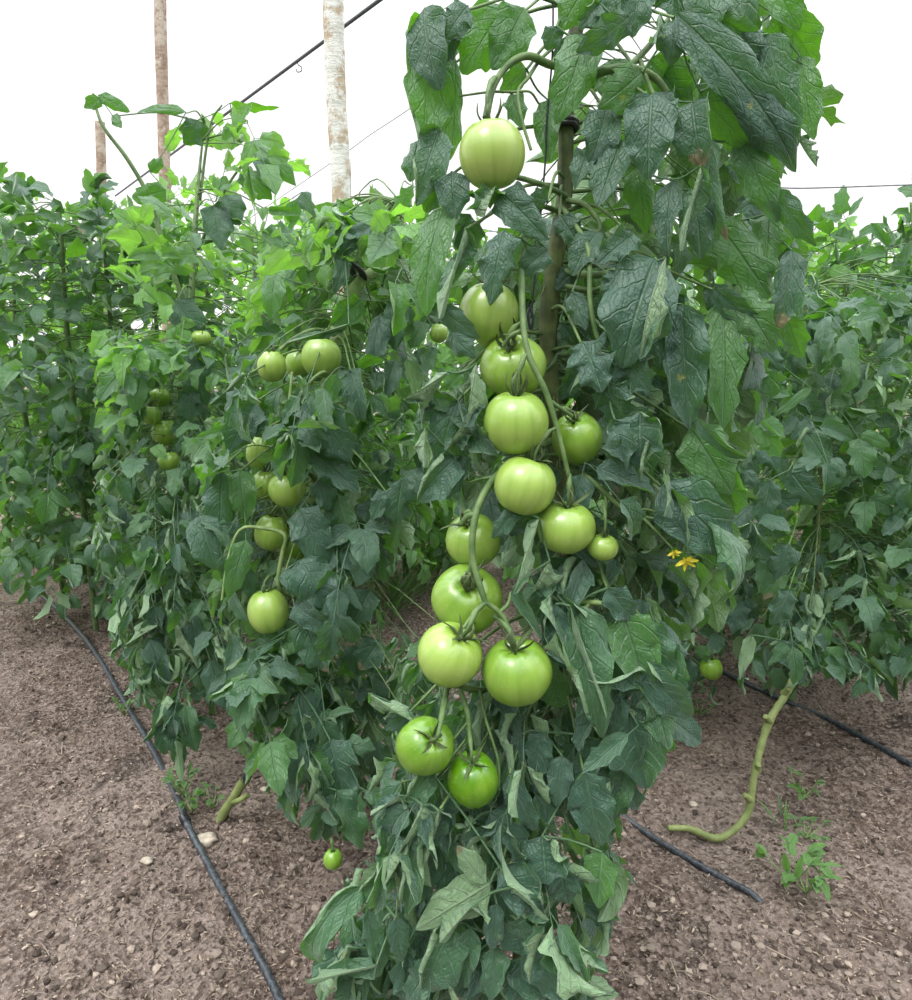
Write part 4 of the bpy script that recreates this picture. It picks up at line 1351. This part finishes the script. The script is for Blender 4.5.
fill(left, S_LEFT, [(97, 310), (290, 310), (270, 400), (97, 430)], (1.52, 1.9), 45, rl, separate=False, pr=0.0012, mat=M_LEAF_GLARE, polyclip=poly_left_low, size=0.062, R=0.13, res=(8, 4), rolled=0.1, droop=0.5, tone=0.5)
fill(left, S_LEFT, poly_left_low, (1.50, 1.95), 62, rl, polyclip=poly_left_low, size=0.060, R=0.14, res=(9, 6), rolled=0.25)
poly_left_wilt = [(97, 470), (240, 450), (230, 560), (235, 640), (240, 700), (212, 705), (180, 765), (165, 720), (140, 700), (112, 640), (120, 600), (97, 580)]
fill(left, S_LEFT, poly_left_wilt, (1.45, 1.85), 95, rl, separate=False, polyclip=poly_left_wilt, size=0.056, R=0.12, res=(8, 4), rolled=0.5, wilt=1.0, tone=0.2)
fill(left, S_LEFT, poly_left_low, (1.6, 2.1), 70, rl, separate=False, polyclip=poly_left_low, size=0.058, R=0.14, res=(8, 4), rolled=0.2, tone=0.45)

# ------------------------------------------------------------------ right row, near plant with a bare lying stem
P = [on_ground(668, 828, 0.012), on_ground(690, 829, 0.013), on_ground(714, 838, 0.011), on_ground(730, 833, 0.02), at(748, 812, 1.36), at(755, 772, 1.37), at(768, 724, 1.39), at(786, 694, 1.41), at(795, 674, 1.43), at(803, 640, 1.50), at(815, 590, 1.62), at(820, 480, 1.68), at(815, 360, 1.70), at(800, 290, 1.72)]
S_R = catmull(P, 110)
right = empty('tomato_plant', P[2])
tag(right, 'tomato plant at right with a thick bare yellowish stem lying on soil', 'tomato plant', 'staked tomato plants')
m = MB()
tube(m, P, [0.0056, 0.0066, 0.0068, 0.0070, 0.0072, 0.0068, 0.0046, 0.0035], 110, 10, bumps=0.28)
for x, y, d in ((757, 770, 1.372), (750, 800, 1.362), (770, 722, 1.39), (784, 694, 1.41)):
    c = at(x, y, d)
    tube(m, [c, c + np.array([RNG.normal(0, 0.01), -0.008, 0.016])], [0.008, 0.005], 4, 8)
o = m.build('stem', M_STEMY, right)
o['label'] = 'yellowish bare stem'
S_Rup = S_R[60:]
poly_r = [(706, 330), (735, 300), (800, 275), (880, 260), (960, 270), (960, 660), (880, 690), (815, 668), (790, 690), (745, 675), (733, 600), (715, 560), (720, 480)]
right_leaves = [
    [(770, 480, 760, 525, 32, 1.36, 'cl'), (745, 470, 758, 488, 14, 1.37, 'c'), (790, 470, 820, 505, 34, 1.37, 'cl'), (725, 490, 740, 512, 18, 1.38, 'c')],
    [(755, 525, 748, 560, 28, 1.36, 'c'), (790, 545, 775, 580, 30, 1.36, 'c'), (770, 560, 760, 592, 24, 1.37, '')],
    [(752, 635, 740, 680, 16, 1.32, 'u'), (740, 676, 742, 694, 5, 1.32, 'r'), (790, 590, 770, 625, 26, 1.36, 'c'), (780, 640, 792, 670, 20, 1.36, 'c')],
    [(765, 350, 782, 372, 22, 1.42, 'c'), (770, 372, 780, 402, 26, 1.42, 'c'), (812, 388, 772, 418, 10, 1.40, 'g'), (744, 410, 738, 445, 26, 1.44, 'c')],
    [(812, 420, 790, 440, 15, 1.42, 'c'), (760, 440, 776, 470, 26, 1.42, 'c'), (805, 430, 830, 470, 30, 1.42, '')],
]
heroes(right, S_Rup, right_leaves, np.random.default_rng(8), res=(14, 8))
fill(right, S_Rup, poly_r, (1.40, 1.75), 80, np.random.default_rng(51), polyclip=poly_r, size=0.064, R=0.14, res=(9, 6), rolled=0.15)
fill(right, S_Rup, [(733, 560), (960, 500), (960, 680), (880, 690), (815, 668), (790, 690), (745, 675)], (1.42, 1.7), 60, np.random.default_rng(52), separate=False, polyclip=poly_r, size=0.058, R=0.12, res=(8, 4), rolled=0.3, wilt=0.7, tone=0.2)
fill(right, S_Rup, poly_r, (1.5, 1.9), 80, np.random.default_rng(53), separate=False, polyclip=poly_r, size=0.064, R=0.13, res=(8, 4), rolled=0.15, tone=0.4)

# plant of the right row seen behind the central one
back, S_BACK = plant([(660, 240, 2.0), (655, 330, 1.92), (650, 480, 1.90), (652, 600, 1.90), (655, 690, 1.92)], 'curly leaved tomato plant in the row behind, low right of the central plant', M_STEM, 0.009)
poly_bk = [(560, 230), (740, 230), (740, 560), (728, 640), (716, 700), (690, 690), (668, 715), (600, 700), (590, 560)]
back_leaves = [
    [(650, 565, 640, 600, 22, 1.62, 'cw'), (668, 560, 660, 590, 7, 1.60, 'r'), (640, 590, 668, 605, 8, 1.60, 'r'), (672, 575, 680, 600, 20, 1.62, 'c')],
    [(690, 580, 684, 610, 18, 1.62, 'c'), (700, 570, 705, 600, 18, 1.63, 'c'), (680, 610, 690, 635, 16, 1.61, 'c'), (690, 640, 680, 660, 7, 1.6, 'r')],
    [(690, 660, 692, 684, 14, 1.60, 'c'), (700, 645, 706, 662, 14, 1.60, 'g'), (672, 625, 668, 650, 18, 1.61, 'c')],
]
heroes(back, S_BACK, back_leaves, np.random.default_rng(9), res=(12, 6))
fill(back, S_BACK, poly_bk, (1.72, 2.1), 66, np.random.default_rng(61), polyclip=poly_bk, size=0.058, R=0.13, res=(8, 4), rolled=0.4)
fill(back, S_BACK, [(590, 520), (735, 520), (728, 640), (716, 690), (690, 690), (668, 715), (600, 700)], (1.66, 2.1), 80, np.random.default_rng(62), separate=False, polyclip=poly_bk, size=0.054, R=0.12, res=(8, 4), rolled=0.5, wilt=0.6, tone=0.2)

# ------------------------------------------------------------------ plants farther off: leaves too small to tell apart
def far_plant(px, d, ztop, wid, label, n, seed, tone=None, mat=None, rolled=0.15, lim=None, size=0.07, group='tomato plants in the back rows'):
    rng = np.random.default_rng(seed)
    p = at(px, 300, d)
    x0, y0 = p[0], p[1]
    z0 = float(gz(x0, y0)) - 0.02
    S = catmull([[x0, y0, ztop], [x0 + rng.normal(0, 0.03), y0, ztop * 0.6], [x0, y0 + rng.normal(0, 0.03), z0]], 60)
    root = empty('tomato_plant', (x0, y0, z0))
    tag(root, label, 'tomato plant', group)
    m = MB()
    tube(m, S[::2], [0.004, 0.008, 0.009], 30, 6, bumps=0.1)
    m.build('stem', M_STEM, root)
    lm, pm = MB(), MB()
    for k in range(n):
        z = ztop * (1 - 0.88 * rng.random() ** 1.05)
        a = rng.random() * 2 * PI
        rad = wid * (0.25 + 0.75 * rng.random()) * (0.55 + 0.45 * min(1, (ztop - z) / 0.3)) * 0.6
        tg = np.array([x0 + rad * math.cos(a), y0 + rad * math.sin(a), max(z, 0.14)])
        compound(lm, pm, S, tg, rng, size=size, R=0.14, pairs=3, res=(6, 4), rolled=rolled, pr=0.002, sides=4, tone=tone, upright=z > ztop - 0.3, droop=0.8 if z < ztop - 0.3 else 0.4, poly=lim)
    f = lm.build('foliage', mat or (M_LEAF_GLARE if d > 2.25 else M_LEAF), root)
    f['kind'] = 'stuff'
    pm.build('leaf_stalks', M_STEM, f)
    return root


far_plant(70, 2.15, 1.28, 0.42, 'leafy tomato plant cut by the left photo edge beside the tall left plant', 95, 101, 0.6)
far_plant(150, 2.55, 1.34, 0.42, 'tomato plant directly behind the tall left plant, hidden except for its top', 80, 102, 0.8, M_LEAF_GLARE)
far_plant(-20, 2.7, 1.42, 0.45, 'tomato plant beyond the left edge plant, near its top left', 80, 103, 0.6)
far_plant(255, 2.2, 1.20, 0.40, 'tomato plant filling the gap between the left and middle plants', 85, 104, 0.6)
far_plant(300, 3.1, 1.32, 0.45, 'bright hazy tomato plant behind the whitewashed post base', 80, 105, 0.9, M_LEAF_GLARE)
far_plant(400, 2.5, 1.24, 0.42, 'glare-paled tomato plant behind the clipped stem of the middle plant', 85, 106, 0.9, M_LEAF_GLARE)
far_plant(450, 3.2, 1.28, 0.45, 'distant tomato plant behind the central one at its upper left', 80, 107, 0.9, M_LEAF_GLARE)
far_plant(200, 3.6, 1.30, 0.5, 'distant tomato plant behind the single small high tomato', 70, 108, 0.9, M_LEAF_GLARE)
far_plant(60, 3.6, 1.40, 0.5, 'distant tomato plant at the foot of the grey brown left post', 70, 109, 0.8, M_LEAF_GLARE)
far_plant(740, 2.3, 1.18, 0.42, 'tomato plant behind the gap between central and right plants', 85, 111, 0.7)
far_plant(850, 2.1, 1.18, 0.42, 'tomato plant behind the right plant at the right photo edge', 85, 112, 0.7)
far_plant(780, 3.1, 1.32, 0.5, 'hazy tomato plant top right below the trellis wire', 80, 113, 0.95, M_LEAF_GLARE)
far_plant(880, 3.3, 1.35, 0.5, 'distant tomato plant farthest to the right', 70, 115, 0.95, M_LEAF_GLARE)
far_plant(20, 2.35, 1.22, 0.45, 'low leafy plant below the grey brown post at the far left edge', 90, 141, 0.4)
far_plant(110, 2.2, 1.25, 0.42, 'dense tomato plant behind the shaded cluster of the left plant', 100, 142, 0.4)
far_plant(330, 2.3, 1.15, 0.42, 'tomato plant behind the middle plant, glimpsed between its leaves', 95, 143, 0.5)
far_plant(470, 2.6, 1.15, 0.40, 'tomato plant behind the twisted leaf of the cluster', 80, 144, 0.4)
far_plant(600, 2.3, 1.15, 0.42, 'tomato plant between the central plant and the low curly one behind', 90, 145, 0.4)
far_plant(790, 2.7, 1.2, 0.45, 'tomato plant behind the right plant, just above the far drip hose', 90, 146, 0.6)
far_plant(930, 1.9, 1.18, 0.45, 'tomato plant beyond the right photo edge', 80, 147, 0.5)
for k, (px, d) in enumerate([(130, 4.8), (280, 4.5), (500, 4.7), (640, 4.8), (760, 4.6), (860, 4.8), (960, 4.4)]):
    far_plant(px, d, 1.36, 0.7, 'tomato plant in the farthest row, only leaf tips showing over nearer plants', 55, 120 + k, 0.95, M_LEAF_GLARE, size=0.09, group='farthest row of tomato plants')


# ------------------------------------------------------------------ weeds, stump, on the ground
def weed(px, py, label, seed, n=7, L=0.03, spread=0.03, h=0.05, tone=0.7, wr=0.5, name='weed', cat='weed', grass=False):
    rng = np.random.default_rng(seed)
    p = on_ground(px, py)
    root = empty(name, p)
    tag(root, label, cat, 'weeds on the soil')
    m, lm = MB(), MB()
    for k in range(n):
        a = 2 * PI * k / n + rng.normal(0, 0.3)
        dr = np.array([math.cos(a), math.sin(a), 0])
        tip = p + dr * spread * rng.uniform(0.3, 1) + np.array([0, 0, h * rng.uniform(0.5, 1)])
        if grass:
            put_leaflet(lm, p + dr * rng.uniform(0.004, 0.03 + 0.3 * (h > 0.1) * h), nrm(dr * 0.5 + np.array([0, 0, 1.0])), nrm(np.array([0, 0, 0.6]) - dr), h * rng.uniform(0.8, 1.5), 0.0045 + 0.03 * h, nl=8, nw=2, lobes=1, lobed=0.0, fold=0.3, curl=0.1, bend=rng.uniform(0.5, 1.6), rng=rng, tone=rng.random())
        else:
            tube(m, [p, (p + tip) / 2 + dr * 0.004, tip], [0.0014, 0.0009], 7, 5, caps=False)
            for q in range(3):
                ax = nrm(dr * 0.8 + rng.normal(0, 0.5, 3) + np.array([0, 0, 0.2]))
                put_leaflet(lm, tip, ax, np.array([0, 0, 1.0]) + rng.normal(0, 0.3, 3), L * rng.uniform(0.6, 1.1), L * wr * rng.uniform(0.7, 1.1), nl=8, nw=4, lobes=3, lobed=0.2, fold=0.15, curl=0.2, bend=0.5, rng=rng, tone=tone)
    tube(m, [p - [0, 0, 0.01], p + [0, 0, 0.012]], 0.0018, 3, 5)
    m.build('weed_stem', M_STEMP, root)
    lm.build('weed_leaves', M_GRASS, root)


weed(183, 795, 'narrow leaved green weed growing at the left drip hose, above the joint', 201, 8, 0.026, 0.035, 0.05, wr=0.35)
weed(192, 812, 'small round leaved weed right against the left drip hose joint', 202, 5, 0.022, 0.02, 0.035)
weed(212, 808, 'small sprouting weed between the left drip hose and the cut stump', 203, 5, 0.018, 0.025, 0.035)
weed(124, 715, 'small bright weed at the left drip hose near the left edge', 204, 5, 0.020, 0.02, 0.04)
weed(806, 893, 'light green tomato seedling, lowest weed at the right edge', 205, 6, 0.036, 0.045, 0.055, 0.9)
weed(790, 880, 'pale green seedling just left of the lowest right weed', 206, 5, 0.034, 0.05, 0.05, 0.9)
weed(806, 838, 'sparse low weed on soil at right edge above the seedlings', 207, 7, 0.018, 0.05, 0.03, 0.7)
weed(785, 828, 'thin grassy weed between bare stem and right edge', 208, 8, 0.018, 0.05, 0.04, 0.6, grass=True)
weed(800, 800, 'sprig of weed on the far soil right of the bare stem', 209, 6, 0.02, 0.04, 0.05, 0.8)
weed(405, 598, 'grassy weed tuft on the path seen left of the cluster', 210, 40, 0.03, 0.08, 0.20, 0.6, grass=True, name='grass_tuft')
weed(430, 575, 'taller grass tuft behind the left tomatoes of the cluster', 211, 40, 0.03, 0.08, 0.22, 0.6, grass=True, name='grass_tuft')
weed(385, 615, 'low grass tuft at the foot of the middle plant', 212, 34, 0.03, 0.08, 0.16, 0.6, grass=True, name='grass_tuft')
weed(700, 715, 'faint green sprig on soil under the low right tomato', 213, 6, 0.016, 0.03, 0.03, 0.6)
weed(350, 985, 'thin yellow green sprig at the bottom left of the central plant', 214, 7, 0.02, 0.04, 0.06, 0.7, grass=True)

p0, p1 = on_ground(221, 818, 0.004), on_ground(233, 812, 0.0)
tip = at(246, 778, 1.36)
st = empty('cut_stem_stump', p0)
tag(st, 'short cut green stump with a dark end sticking up from soil', 'stump')
m = MB()
tube(m, [p0 - [0, 0, 0.02], p0, (p0 + tip) / 2, tip], [0.010, 0.0095, 0.0085, 0.009], 16, 9, bumps=0.15)
tube(m, [(p0 * 0.6 + tip * 0.4), at(240, 800, 1.36), at(248, 795, 1.35)], [0.006, 0.0045], 8, 8)
m.build('stump_stem', M_STEMY, st)
m = MB()
tube(m, [tip - nrm(tip - p0) * 0.004, tip + nrm(tip - p0) * 0.012], [0.0098, 0.0085], 4, 9)
m.build('cut_end', M_CLIP, st)
